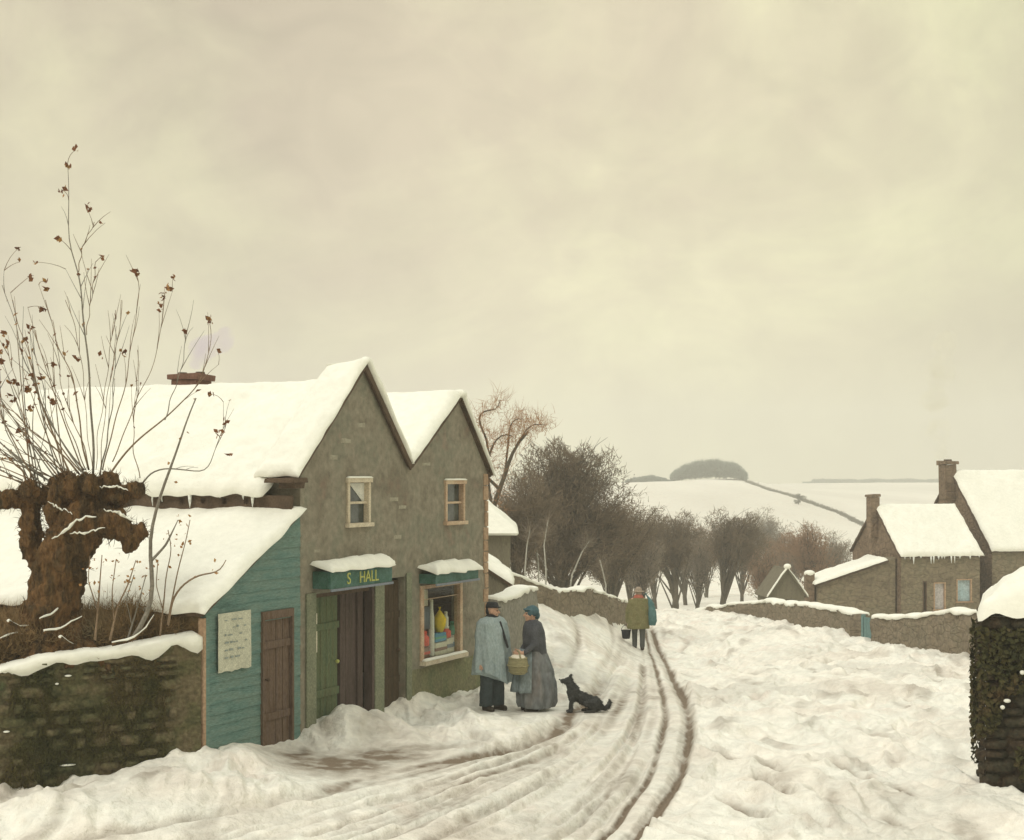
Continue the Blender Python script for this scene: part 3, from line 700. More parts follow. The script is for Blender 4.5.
sign('shop_sign', 'dark green lettered board under snow above the wide shop door', .30, 2.02, 2.12, 2.33, [('S', .42, .23), ('HALL', .76, .23)])
sign('shop_sign', 'plain teal board under snow above the coloured shop window', 3.40, 4.92, 1.99, 2.11)

# main roofs: timber, verge boards, snow
def slope(mb, a, b, c, d, th=.05):
    a, b, c, d = [Vector(p) for p in (a, b, c, d)]; nr = (b-a).cross(d-a).normalized()
    if nr.z < 0: nr = -nr
    mb.add([a, b, c, d, a-nr*th, b-nr*th, c-nr*th, d-nr*th], [(0,1,2,3), (7,6,5,4), (0,4,5,1), (1,5,6,2), (2,6,7,3), (3,7,4,0)])
rf = MB()
HL = HN+.15
RZ1, EZ1 = 5.04, 3.44
slope(rf, (-.24,.5,EZ1), (-.24,HL,EZ1), (PK1,HL,RZ1), (PK1,.5,RZ1))          # long left slope
slope(rf, (VS,.55,VZ-.06), (VS,HL,VZ-.06), (PK1,HL,RZ1-.03), (PK1,.55,RZ1-.03)); slope(rf, (VS,-.04,VZ), (VS,.42,VZ), (PK1,.42,RZ1+.28), (PK1,-.04,RZ1+.28))        # gable one right slope
slope(rf, (-.17,-.04,3.68), (-.17,.45,3.68), (PK1,.42,RZ1+.28), (PK1,-.04,RZ1+.33))  # front gable left slope
slope(rf, (VS,-.04,VZ), (VS,HL,VZ), (PK2,HL,5.02), (PK2,-.04,5.02))
slope(rf, (LH+.12,-.04,3.70), (LH+.12,HL,3.70), (PK2,HL,5.02), (PK2,-.04,5.02))
roof = rf.build('roof', 'verge', house)
def rs(nm, a, b, c, d, th, sd, **k): return snow_sheet(nm, a, b, c, d, th, roof, seed=sd, **k)
rs('snow', (-.26,HL,EZ1), (-.26,.45,EZ1), (PK1,.45,RZ1), (PK1,HL,RZ1), .13, 3, nu=110, nv=50, rag=.08)
rs('snow', (-.19,.6,3.68), (-.19,-.09,3.68), (PK1,-.09,RZ1+.34), (PK1,.6,RZ1+.24), .12, 5, nu=30, nv=50, over=.02, rag=.04)
rs('snow', (VS,.5,VZ), (VS,HL,VZ), (PK1,HL,RZ1), (PK1,.5,RZ1), .10, 8, nu=60, nv=40, over=.02, rag=.02)
rs('snow', (VS,-.09,VZ+.02), (VS,.62,VZ+.02), (PK1,.62,RZ1+.3), (PK1,-.09,RZ1+.34), .10, 9, nu=30, nv=40, over=.01, rag=.02)
rs('snow', (VS,HL,VZ+.02), (VS,-.08,VZ+.02), (PK2,-.08,5.04), (PK2,HL,5.04), .13, 12, nu=60, nv=40, over=.02, rag=.02)
rs('snow', (LH+.14,-.08,3.70), (LH+.14,HL,3.70), (PK2,HL,5.04), (PK2,-.08,5.04), .12, 15, nu=60, nv=40, over=.02, rag=.03)
snow_path('snow', [(PK1-.02,-.04,RZ1+.37), (2.3,-.04,(RZ1+.35+VZ+.06)/2+.06), (VS-.05,-.04,VZ+.08)], .14, .10, roof, 14, .02, step=.05)
snow_path('snow', [(PK2-.01,-.04,5.05), (5.4,-.04,4.38), (LH+.13,-.04,3.72)], .12, .085, roof, 16, .02, step=.05)
snow_path('snow', [(PK2,-.15,5.04), (PK2,.4,5.06), (PK2,1.2,5.05)], .13, .06, roof, 6, .05, step=.06)
vb = MB()
slope(vb, (VS+.02,-.075,VZ-.02), (VS+.02,-.045,VZ-.02), (PK1,-.045,RZ1+.29), (PK1,-.075,RZ1+.29), .09)
slope(vb, (-.15,-.075,3.70), (-.15,-.045,3.70), (PK1,-.045,RZ1+.3), (PK1,-.075,RZ1+.3), .04)
slope(vb, (VS,-.075,VZ-.02), (VS,-.045,VZ-.02), (PK2,-.045,5.0), (PK2,-.075,5.0), .03)
slope(vb, (LH+.10,-.075,3.71), (LH+.10,-.045,3.71), (PK2,-.045,5.0), (PK2,-.075,5.0), .03)
vb.build('verge_board', 'verge', roof)
# corbelled gutter stub at the gable corner, eave board and icicles
mb = MB(); mb.box(-.36,.02,-.12,.35,3.60,3.66, jit=.01); mb.box(-.22,.02,-.06,.2,3.52,3.60, jit=.01); cb = mb.build('corbel', 'verge', house, bevel=.01)
mb = MB(); mb.box(-.22,-.17,.0,HL,EZ1-.24,EZ1-.02)
for k in range(16): mb.box(-.22,0,.7+k*.36,.78+k*.36,EZ1-.14,EZ1-.06)
eb = mb.build('eave_board', 'verge', roof)
ic = MB()
yy = .6
while yy < HL-.1:
    ln = random.choice([.05,.08,.18,.2,.12,.06]); r = random.uniform(.012, .035)
    ic = MB(); ic.tube([(-.27,yy,EZ1), (-.27+random.uniform(-.01,.01),yy+.005,EZ1-ln*.5), (-.268,yy,EZ1-ln)], [r, r*.7, .003], 6); ic.build('icicle', 'ice', roof, True); yy += random.choice([.06,.1,.16,.5,.75])*random.uniform(.7,1.3)
# ridge chimney at the back
ch = MB(); ky = 3.25
ch.box(PK1+.02, PK1+.42, ky-.24, ky+.24, 4.2, 5.19, jit=.01); ch.box(PK1-.02, PK1+.46, ky-.29, ky+.29, 5.19, 5.28, jit=.012)
chm = ch.build('chimney', 'brick', house, bevel=.01)
ch = MB()
for q in (-.17, .17): ch = MB(); ch.tube([(PK1+.22,ky+q,5.28),(PK1+.22,ky+q,5.32)], [.08,.07], 10); ch.build('chimney_pot', 'verge', chm)

# ---------------------------------------------------------------- teal lean-to
shed = empty('lean_to_shed', A+Vector((0,0,0)), RZ, 'teal boarded lean-to shed under a long snowy roof beside the gabled house', 'shed')
SL = -2.17; ZT0, ZT1 = 3.17, 2.03   # top at s=-.02 and at s=SL
def ztop(s): return ZT0+(ZT1-ZT0)*(s/SL)
bd = MB(); z = -.25; dh = .135
hole = (-.92, -.25, -.3, 1.88)
while z < ZT0:
    zt = min(z+dh, 9)
    sl_b = SL if z < ZT1 else (z-ZT0)/(ZT1-ZT0)*SL
    sl_t = SL if zt < ZT1 else (zt-ZT0)/(ZT1-ZT0)*SL
    def brd(a0, a1, b0, b1):
        if a1-a0 < .02 and b1-b0 < .02: return
        yo = random.uniform(-.004, .004)
        bd.add([(a0,-.011+yo,z), (a1,-.011+yo,z), (b1,.0+yo,zt+.01), (b0,.0+yo,zt+.01), (a0,.04,z), (a1,.04,z), (b1,.04,zt+.01), (b0,.04,zt+.01)], [(0,1,2,3), (0,4,5,1), (0,3,7,4), (1,5,6,2), (3,2,6,7)])
    sl_t = min(sl_t, -.03)
    if zt < hole[3]+.02: brd(sl_b, hole[0], sl_t, hole[0]); brd(hole[1], -.01, hole[1], -.01)
    else: brd(min(sl_b, -.03), -.01, sl_t, -.01)
    z = zt
bd.box(SL-.02, SL+.05, -.045, .04, -.3, ZT1-.02); 
wall = bd.build('wall', 'teal', shed)
sw_ = MB(); sw_.add([(SL,.041,-.3), (SL,HN+2,-.3), (SL,HN+2,ZT1-.03), (SL,.041,ZT1-.03)], [(0,1,2,3)]); sw_.build('wall', 'earth', shed, label='brown outer side wall')
mb = MB(); mb.box(SL-.055,SL-.022,-.05,.05,-.3,ZT1-.1); mb.build('corner_post', 'quoin', shed, bevel=.006)
mb = MB()
for i in range(4): mb.box(-.90+i*.16, -.90+i*.16+.15, -.0+random.uniform(0,.01), .05, -.3, 1.86)
mb.box(-.90,-.27,-.02,-.001,.45,.55); mb.box(-.90,-.27,-.02,-.001,1.4,1.5)
sd = mb.build('door', 'door_brown', shed, bevel=.005, label='rusty brown plank door')
mb = MB(); mb.box(-.955,-.91,-.045,.03,-.3,1.90); mb.box(-.26,-.215,-.045,.03,-.3,1.90); mb.box(-.91,-.26,-.047,.03,1.79,1.90); mb.build('frame', 'door_brown', sd, bevel=.005)
mb = MB(); mb.ball((-.84,-.05,1.0), .025, 8, 6); mb.tube([(-.84,0,1.0),(-.84,-.05,1.0)], [.01,.01], 6); mb.build('handle', 'verge', sd, True)
rf = MB(); slope(rf, (SL-.12,-.06,ZT1-.03), (SL-.12,HN+2,ZT1-.03), (-.03,HN+2,ZT0+.06), (-.03,-.06,ZT0+.06), .05)
lr = rf.build('roof', 'verge', shed)
snow_sheet('snow', (SL-.14,HN+2,ZT1-.03), (SL-.14,-.10,ZT1-.03), (-.04,-.10,ZT0+.05), (-.04,HN+2,ZT0+.05), .10, lr, seed=22, nu=110, nv=40, rag=.05, over=.03)
# poster on the teal wall
po = empty('poster', HW(-1.95,-.045,1.22), RZ, 'weathered cream paper poster with faded lines on the teal shed wall', 'poster')
V = []; f = []; nx, nz = 10, 12
for j in range(nz+1):
    for i in range(nx+1):
        x = .71*i/nx; zz = .74*j/nz
        if j == 0: zz += .03*mn.noise(Vector((x*9, 2, 0)))
        V.append((x, -.008-.010*mn.noise(Vector((x*6, zz*6, 4))), zz))
kk = len(V); V += [(x, yq+.004, zq) for x, yq, zq in V]
for j in range(nz):
    for i in range(nx):
        q = (j*(nx+1)+i, j*(nx+1)+i+1, (j+1)*(nx+1)+i+1, (j+1)*(nx+1)+i); f.append(q); f.append(tuple(kk+t for t in q[::-1]))
mb = MB(); mb.add(V, f); pb = mb.build('sheet', 'poster', po, True)
mb = MB()
for r_ in range(6):
    x = .12; zz = .64-r_*.095
    while x < .58:
        w = random.uniform(.03, .1); w = min(w, .6-x)
        if random.random() < .8: mb.box(x, x+w, -.024, -.021, zz, zz+random.uniform(.012,.03))
        x += w+random.uniform(.015, .05)
mb.build('printed_lines', 'ink', po)['kind'] = 'stuff'

# ---------------------------------------------------------------- bank, retaining wall, pier
def lerp(a, b, t): return a+(b-a)*t
# retaining wall: ground line and top along px
rw_pts = []
for px, d, ytop in ((-260,16.6,700), (-120,17.0,690), (0,17.5,668), (50,17.75,655), (100,18.0,650), (150,18.25,645), (201,18.5,636)):
    q = P(px, ytop, d); rw_pts.append(q)
rw = empty('retaining_wall', (rw_pts[-1].x, rw_pts[-1].y, 0), 0, 'low mossy rubble wall topped with snow left of the teal shed', 'wall')
rw_m = -rw.location
core = MB(); n_ = len(rw_pts); V = []
for p in rw_pts:
    V += [(p.x, p.y, -.3), (p.x, p.y, p.z-.06), (p.x-.1, p.y+.5, p.z-.03), (p.x-.1, p.y+.5, -.3)]
V = [Vector(v)+rw_m for v in V]
core.add(V, [(i*4+j, (i+1)*4+j, (i+1)*4+(j+1) % 4, i*4+(j+1) % 4) for i in range(n_-1) for j in range(4)]+[(0,1,2,3), ((n_-1)*4+3, (n_-1)*4+2, (n_-1)*4+1, (n_-1)*4)])
core.build('core', 'stone_moss', rw)
st = MB(); cells = []; snowy = MB(); L = [0]
for a, b in zip(rw_pts[:-1], rw_pts[1:]): L.append(L[-1]+(Vector((b.x-a.x, b.y-a.y))).length)
def rwp(s):
    k = 0
    while k < len(L)-2 and L[k+1] < s: k += 1
    f = (s-L[k])/(L[k+1]-L[k]); p = rw_pts[k].lerp(rw_pts[k+1], f); t = (rw_pts[k+1]-rw_pts[k]); t.z = 0; t.normalize(); return p, t
z = -.1
while z < 1.75:
    h = random.uniform(.08, .2); s = random.uniform(0, .2)
    while s < L[-1]-.32:
        w = random.uniform(.14, .42); p, t = rwp(min(s+w/2, L[-1])); nr = Vector((t.y, -t.x, 0))
        if z+h < p.z-.02:
            cells.append((Vector((p.x, p.y, z+h/2))+rw_m+nr*(-.03), t, Vector((0,0,1)), nr, w*.97, h*.95))
            if random.random() < .05:
                c = Vector((p.x, p.y, z+h-.01))+rw_m+nr*.05; snowy = MB(); snowy.ball(c, (w*random.uniform(.12,.3), .035, .012), 8, 5, Matrix.Rotation(math.atan2(t.y, t.x), 4, 'Z')); snowy.build('snow_patch', 'snow', rw, True)
        s += w
    z += h
rounded_stones(cells, st, .09)
st.build('stones', 'stone_moss', rw, True)
_cp = [p+rw_m+Vector((0,.16,-.03)) for p in rw_pts]
snow_path('snow_cap', [*_cp[:-1], _cp[-1]+Vector((-.05,0,0))], .46, .085, rw, 5, .08)
# grass tufts and moss hanging on the wall
def spikes(name, org, dirs, lens, wid, m, parent=None, bend=.0):
    org = np.asarray(org, float); dirs = np.asarray(dirs, float); n = len(org)
    dirs = dirs/np.maximum(1e-6, np.linalg.norm(dirs, axis=1))[:, None]
    a = rng.normal(size=(n, 3)); p = np.cross(dirs, a); p /= np.maximum(1e-6, np.linalg.norm(p, axis=1))[:, None]
    q = np.cross(dirs, p); w = np.asarray(wid)[:, None] if hasattr(wid, '__len__') else wid
    ln = np.asarray(lens)[:, None]
    v0 = org+p*w; v1 = org-p*w*.5+q*w*.87; v2 = org-p*w*.5-q*w*.87
    mid = org+dirs*ln*.5+p*ln*bend; m0 = mid+p*w*.6; m1 = mid-p*w*.3+q*w*.5; m2 = mid-p*w*.3-q*w*.5
    tip = org+dirs*ln+p*ln*bend*.3+rng.normal(size=(n, 3))*ln*.06
    V = np.stack([v0, v1, v2, m0, m1, m2, tip], 1).reshape(-1, 3); b = (np.arange(n)*7)[:, None]
    tri = []
    for A_, B_ in ((0,1), (1,2), (2,0)):
        tri += [(A_, B_, B_+3), (A_, B_+3, A_+3), (A_+3, B_+3, 6)]
    T = np.concatenate([b+np.array(t) for t in tri])
    return npmesh(name, V, T, m, parent)
ss_ = rng.uniform(0, L[-1]-.35, 17000); org = []; 
for s in ss_:
    p, t = rwp(s); zt = p.z; nr = Vector((t.y, -t.x, 0)); zz = random.uniform(0, zt-.16)
    if mn.noise(Vector((s*1.3, zz*2.2, 7))) < -.12: continue
    org.append((p.x+nr.x*.02+rw_m.x, p.y+nr.y*.02+rw_m.y, zz))
org = np.array(org); d_ = rng.normal(size=(len(org), 3))*.5+np.array([.0, -.6, -.6])
g_ = spikes('moss', org, d_, rng.uniform(.04, .15, len(org)), .008, 'moss', rw, .2); g_['kind'] = 'stuff'

# earth shelf above the wall
V = []; nx, ny = 60, 14
for j in range(ny+1):
    for i in range(nx+1):
        s = L[-1]*i/nx; p, t = rwp(min(s, L[-1]-1e-4)); e = Vector((-t.y, t.x, 0)); dpt = .25+4.2*j/ny
        q = p+e*dpt; zz = p.z-.06+.12*mn.noise(Vector((q.x*1.1, q.y*1.1, 0)))+min(.28, dpt*.35)*(.6 if i < nx-8 else .25)
        V.append((q.x, q.y, zz))
f = [(j*(nx+1)+i, j*(nx+1)+i+1, (j+1)*(nx+1)+i+1, (j+1)*(nx+1)+i) for j in range(ny) for i in range(nx)]
# keep only what lies outside the shed
shed_inv = house_m.inverted(); keep = []
for q in f:
    c = sum((Vector(V[k]) for k in q), Vector())/4; lc = shed_inv@c
    if lc.x < SL-.02: keep.append(q)
mb = MB(); mb.add(V, keep); bank = mb.build('bank', 'earth', None, True); tag(bank, 'brown earth bank behind the mossy wall', None, None, 'structure')

# right foreground wall end, dark and overgrown
pier_x0 = (980-CX)/F*17.6
pier = empty('wall_end', (pier_x0, 17.5, 0), R(-18), 'tall dark overgrown stone wall end with a thick snow cap at the right edge', 'wall')
pr = MB(); pr.box(.03, 3.2, .03, 1.0, -.4, 2.08); pr.build('core', 'stone_dark', pier)
st = MB(); cells = []; ZA = Vector((0,0,1))
for (o0, ux, nr, ln) in ((Vector((0,0,0)), Vector((1,0,0)), Vector((0,-1,0)), 3.2), (Vector((0,1.0,0)), Vector((0,-1,0)), Vector((-1,0,0)), 1.0)):
    z = -.15
    while z < 2.02:
        h = random.uniform(.09, .2); s = 0
        while s < ln-.03:
            w = min(random.uniform(.13, .38), ln-s); cells.append((o0+ux*(s+w/2)+ZA*(z+h/2)-nr*.02, ux, ZA, nr, w*.98, min(h, 2.10-z)*.97)); s += w
        z += h
rounded_stones(cells, st, .08); st.build('stones', 'stone_dark', pier, True)
V = []; nxx, nyy = 70, 30
def pier_cap(x, y):
    e = min(x+.06, 3.3-x, y+.08, 1.12-y); base = 2.14
    hgt = (.17+.38*min(1, max(0, x)/.75)**.8)
    return base+hgt*max(0, min(1, e/.30))**.5+.05*mn.noise(Vector((x*2.5, y*2.5, 1)))+.03*mn.noise(Vector((x*7, y*7, 1)))
for j in range(nyy+1):
    for i in range(nxx+1):
        x = -.06+3.36*i/nxx; y_ = -.08+1.2*j/nyy; zz = pier_cap(x, y_)
        if i in (0, nxx) or j in (0, nyy): zz = 2.06+.14*mn.noise(Vector((x*4, y_*4, 3)))
        V.append((x+.02*mn.noise(Vector((0, y_*6, zz))), y_, zz))
f = [(j*(nxx+1)+i, j*(nxx+1)+i+1, (j+1)*(nxx+1)+i+1, (j+1)*(nxx+1)+i) for j in range(nyy) for i in range(nxx)]
k0 = len(V)
V += [(-.04,-.05,2.06), (3.28,-.05,2.06), (3.28,1.1,2.06), (-.04,1.1,2.06)]
f += [(k0, k0+3, k0+2, k0+1)]
mb = MB(); mb.add(V, f); mb.build('snow_cap', 'snow', pier, True)
def leaves(name, org, size, m, parent, nrm=None):
    org = np.asarray(org, float); n = len(org)
    a = rng.normal(size=(n, 3))
    if nrm is not None: a = a*.6+np.asarray(nrm)
    a /= np.linalg.norm(a, axis=1)[:, None]
    p = np.cross(a, rng.normal(size=(n, 3))); p /= np.linalg.norm(p, axis=1)[:, None]; q = np.cross(a, p)
    s = (np.asarray(size)*rng.uniform(.6, 1.3, n))[:, None]
    V = np.stack([org-q*s, org+p*s*.7+a*s*.2, org+q*s*1.1, org-p*s*.7+a*s*.2, org+a*s*-.12], 1).reshape(-1, 3)
    b = (np.arange(n)*5)[:, None]
    T = np.concatenate([b+np.array(t) for t in ((0,1,4), (1,2,4), (2,3,4), (3,0,4))])
    return npmesh(name, V, T, m, parent)
org = []; nr_ = []
while len(org) < 5200:
    zz = random.uniform(0, 1.93)
    if random.random() < .85: x = random.uniform(-.05, 3.0); y_ = 0; nn_ = (0,-1,.2)
    else: x = 0; y_ = random.uniform(0, 1); nn_ = (-1,0,.2)
    if mn.noise(Vector((x*2.2+1, y_*2, zz*1.6)))+.25*zz < .22: continue
    o_ = random.uniform(.05, .14); org.append((x+nn_[0]*o_, y_+nn_[1]*o_, zz)); nr_.append(nn_)
iv = leaves('ivy', org, .035, 'ivy', pier, nr_); iv['kind'] = 'stuff'
mb = MB()
for _ in range(5):
    x = random.uniform(0, .6); zz = random.uniform(.9, 1.95); mb = MB(); mb.ball((x, -.12, zz), (random.uniform(.02,.05), .03, random.uniform(.01,.03)), 8, 5); mb.build('snow_patch', 'snow', pier, True)

# ---------------------------------------------------------------- other walls
def wp(px, ytop, d): return P(px, ytop, d)
wall_run('garden_wall', [wp(489,600,26.1), wp(505,598,27.2), wp(518,590,28.2), wp(529,588,29.2)], .35, 'stone_grey', 'tall grey garden wall stub at the corner of the shop house', 'wall', .08, 3)
wall_run('field_wall', [wp(500,572,32.5), wp(518,578,33), wp(532,585,33.7), wp(548,591,34.5), (wp(565,590,35.7)), wp(585,590,37.2), wp(605,596,39.5), wp(620,603,41.5), wp(632,611,44)], .4, 'stone_wall', 'low brown field wall curving down behind the snowy bank', 'wall', .055, 5, lump=.06)
wall_run('lane_wall', [wp(664,616,60), wp(700,611,56), wp(735,605,52), wp(765,602,49.5), wp(795,604,46.5), wp(830,608,43), wp(861,615,39.5)], .45, 'stone_wall', 'long snow topped stone wall running left of the teal gate', 'wall', .085, 8, lump=.07)
wall_run('lane_wall', [wp(879,617,38.6), wp(905,619,37.2), wp(935,615,35.5), wp(960,612,34.2), wp(990,613,33), wp(1060,615,31.5), wp(1150,620,31)], .45, 'stone_wall', 'snow topped stone wall between the teal gate and the dark wall end', 'wall', .085, 10, lump=.06)
# gate
g0, g1 = wp(863,617,39.3), wp(878,617,38.8)
gt = empty('field_gate', (g0.x, g0.y, gz(g0.x, g0.y)), math.atan2(g1.y-g0.y, g1.x-g0.x), 'small teal plank gate in the snowy stone wall', 'gate')
gw = (g1-g0).length; gh = g0.z-gz(g0.x, g0.y)+.02
mb = MB()
for i in range(4): mb.box(.05+i*(gw-.1)/4, .05+(i+.93)*(gw-.1)/4, -.02, .02, .05, gh*random.uniform(.93, .98))
mb.box(.05,gw-.05,.022,.05,.3,.38); mb.box(.05,gw-.05,.022,.05,gh*.78,gh*.85); mb.build('panel', 'gate', gt, bevel=.004)
for x in (-.02, gw-.04):
    mb = MB(); mb.box(x, x+.07, -.05, .05, -.4, gh+.05); mb.build('post', 'gate', gt, bevel=.008)
mb = MB(); mb.tube([(gw-.12,-.03,gh*.6),(gw-.2,-.03,gh*.6)], [.012,.012], 6); mb.build('latch', 'verge', gt)

# ---------------------------------------------------------------- outbuildings behind the shop
def gable_house(name, label, cat, corner, rz, L_, Wd, zb, ze, zr, wm, over=.15, snow=.14, gm=None, wins=(), seed=0):
    """corner = near-left corner; local x along the eave front, y back; ridge along x"""
    root = empty(name, (corner[0], corner[1], zb), rz, label, cat)
    e, r = ze-zb, zr-zb; mb = MB()
    wall_with_holes(mb, 0, L_, -.6, e, [(a, b, c-zb, d-zb) for a, b, c, d, _ in wins], .12)
    mb.add([(0,Wd,-.6), (L_,Wd,-.6), (L_,Wd,e), (0,Wd,e)], [(0,3,2,1)])
    mb.add([(L_,0,-.6), (L_,Wd,-.6), (L_,Wd,e), (L_,Wd/2,r), (L_,0,e)], [(0,1,2,3,4)])
    mb.build('wall', wm, root)
    mb = MB(); mb.add([(0,0,-.6), (0,Wd,-.6), (0,Wd,e), (0,Wd/2,r), (0,0,e)], [(4,3,2,1,0)]); mb.build('gable_wall', gm or wm, root)
    rf = MB(); k = (r-e)/(Wd/2)
    slope(rf, (-over,-over,e-k*over+.03), (L_+over,-over,e-k*over+.03), (L_+over,Wd/2,r+.03), (-over,Wd/2,r+.03), .07)
    slope(rf, (-over,Wd+over,e-k*over+.03), (L_+over,Wd+over,e-k*over+.03), (L_+over,Wd/2,r+.03), (-over,Wd/2,r+.03), .07)
    ro = rf.build('roof', 'verge', root)
    sh = over*.4
    snow_sheet('snow', (-over+sh,-over-.03,e-k*over+.03), (L_+over,-over-.03,e-k*over+.03), (L_+over,Wd/2,r+.04), (-over+sh,Wd/2,r+.04), snow, ro, seed=seed, nu=70, nv=30, over=.02, rag=.05)
    snow_sheet('snow', (L_+over,Wd+over,e-k*over+.03), (-over+sh,Wd+over,e-k*over+.03), (-over+sh,Wd/2,r+.04), (L_+over,Wd/2,r+.04), snow, ro, seed=seed+5, nu=40, nv=20, over=.02, rag=.1)
    for a, b, c, d, pm in wins:
        f_ = MB(); c -= zb; d -= zb
        f_.box(a,a+.05,-.02,.08,c,d); f_.box(b-.05,b,-.02,.08,c,d); f_.box(a+.05,b-.05,-.02,.08,d-.05,d); f_.box(a-.04,b+.04,-.06,.08,c-.05,c)
        fo = f_.build('window', 'quoin' if pm != 'glass' else 'verge', root)
        p_ = MB(); p_.box(a+.05,b-.05,.085,.1,c,d-.05); p_.build('pane', pm, fo)
    return root
cA = P(901, 553, 60); cAz = P(901, 557, 60).z
ra = math.atan2(.209, .978)
cottA = gable_house('farm_cottage', 'small stone cottage with a square snowy roof and tall left chimney', 'cottage', (cA.x, cA.y), ra, 3.45, 4.5, -2.6, .50, 2.42, 'house_far', .1, .12, 'house_brown',
    [(1.42,1.95,-1.7,-.62,'pane_pale'), (2.42,3.1,-1.4,-.5,'pane_blue'), (.95,1.12,-1.75,-.55,'glass')], 31)
mb = MB(); mb.box(-.34,.06,2.25-.22,2.25+.22,3.7,5.4, jit=.02); mb.box(-.38,.10,2.25-.26,2.25+.26,5.4,5.5, jit=.02); cc = mb.build('chimney', 'house_brown', cottA, bevel=.02)
# icicles on the cottage eave
ic = MB(); x = .1
while x < 3.4:
    ln = random.choice([.08,.14,.32,.3,.12]); ic = MB(); ic.tube([(x,-.13,3.05),(x+.01,-.13,3.05-ln)], [random.uniform(.02,.06), .006], 6); ic.build('icicle', 'ice', cottA, True); x += random.uniform(.1, .45)
# low wing on the cottage's left
pa = P(880, 560, 61.2); pb_ = P(818, 585, 60.2)
wing = empty('cottage_wing', (pb_.x, pb_.y, -2.6), 0.03, 'low stone wing with one sloping snowy roof left of the small cottage', 'outbuilding')
wl = pa.x-pb_.x; z0_, z1_ = pb_.z+2.6, pa.z+2.6
mb = MB(); poly = [(0,0,-.6), (wl+.4,0,-.6), (wl+.4,0,z1_+.16), (0,0,z0_)]; mb.prism(poly, (0,2.2,0)); mb.build('wall', 'house_far', wing)
mb = MB(); slope(mb, (-.12,-.12,z0_), (wl+.1,-.12,z1_+.04), (wl+.1,2.3,z1_+.04), (-.12,2.3,z0_), .06); wr = mb.build('roof', 'verge', wing)
snow_sheet('snow', (-.14,-.14,z0_+.02), (wl+.05,-.14,z1_+.05), (wl+.05,2.3,z1_+.05), (-.14,2.3,z0_+.02), .14, wr, seed=41, nu=40, nv=20, over=.02, rag=.05)
mb = MB(); mb.box(-.42,-.05,.3,.7,-.6,z0_+.42, jit=.02); wc = mb.build('chimney', 'house_brown', wing, bevel=.02)
mb = MB(); mb.ball((-.23,.5,z0_+.44), (.23,.24,.13), 12, 8); mb.build('snow', 'snow', wc, True)
# large house behind
cB = P(992, 550, 62); 
cottB = gable_house('farmhouse', 'large stone farmhouse with a long snowy roof at the right edge', 'house', (cB.x, cB.y), ra, 11, 6.6, -2.6, .62, 3.86, 'house_far', .1, .14, 'house_brown',
    [(1.3,2.1,-1.5,-.5,'glass'), (4.5,5.4,-1.5,-.4,'glass')], 51)
mb = MB(); mb.box(-.5,.06,3.0,3.6,5.2,6.75, jit=.03); mb.box(-.56,.12,2.92,3.68,6.75,6.9, jit=.03); cc = mb.build('chimney', 'house_brown', cottB, bevel=.02)
mb = MB(); 
for q in (3.15, 3.45): mb = MB(); mb.tube([(-.22,q,6.9),(-.22,q,6.98)], [.11,.09], 10); mb.build('chimney_pot', 'verge', cc)
# tiny hut by the wall
hd = 54; hc = P(787, 568, hd)
hut = empty('field_hut', (hc.x, hc.y, gz(hc.x, hc.y)), .1, 'tiny pointed hut with snow lined verges behind the stone wall', 'hut')
hz = hc.z-hut.location.z; hw = .72; he = hz-.95
mb = MB(); mb.prism([(-hw*.9,0,-.4), (hw*.9,0,-.4), (hw*.9,0,he), (0,0,hz-.06), (-hw*.9,0,he)], (0,1.6,0)); mb.build('wall', 'shed_wood', hut)
mb = MB(); slope(mb, (-hw*1.05,-.1,he-.1), (-hw*1.05,1.7,he-.1), (0,1.7,hz), (0,-.1,hz), .05); slope(mb, (hw*1.05,-.1,he-.1), (hw*1.05,1.7,he-.1), (0,1.7,hz), (0,-.1,hz), .05); hr = mb.build('roof', 'shed_wood', hut)
snow_path('snow', [(-hw*1.05,-.08,he-.09), (-.3*hw,-.08,hz-.26), (0,-.08,hz)], .12, .05, hr, 3, .0, step=.08)
snow_path('snow', [(hw*1.05,-.08,he-.09), (.3*hw,-.08,hz-.26), (0,-.08,hz)], .10, .04, hr, 5, .0, step=.08)
mb = MB(); mb.ball((0,-.05,hz+.06), (.14,.14,.10), 10, 8); mb.build('snow', 'snow', hr, True)
mb = MB(); mb.box(-.25,.25,-.03,-.004,-.3,he*.8); mb.build('door', 'door_dark', hut)

# outbuilding right behind the shop corner
r0 = P(489, 501, 33); e0 = P(516, 533, 33)
barn = empty('back_shed', (e0.x-.05, 33, gz(0, 33)-.1), 0, 'grey plank outbuilding with a pointed snowy roof just behind the shop corner', 'outbuilding')
bz = barn.location.z; eh = e0.z-bz; rh = r0.z-bz; hwid = e0.x-(-.75)
mb = MB(); mb.prism([(-2*hwid+.3,0,-.4), (-.08,0,-.4), (-.08,0,eh-.02), (-2*hwid+.3,0,eh-.02)], (0,3,0)); mb.build('wall', 'shed_wood', barn)
mb = MB(); slope(mb, (.06,-.05,eh), (.06,3.1,eh), (-hwid+.05,3.1,rh), (-hwid+.05,.55,rh), .05); slope(mb, (-2*hwid+.1,-.05,eh), (-2*hwid+.1,3.1,eh), (-hwid+.05,3.1,rh), (-hwid+.05,.55,rh), .05)
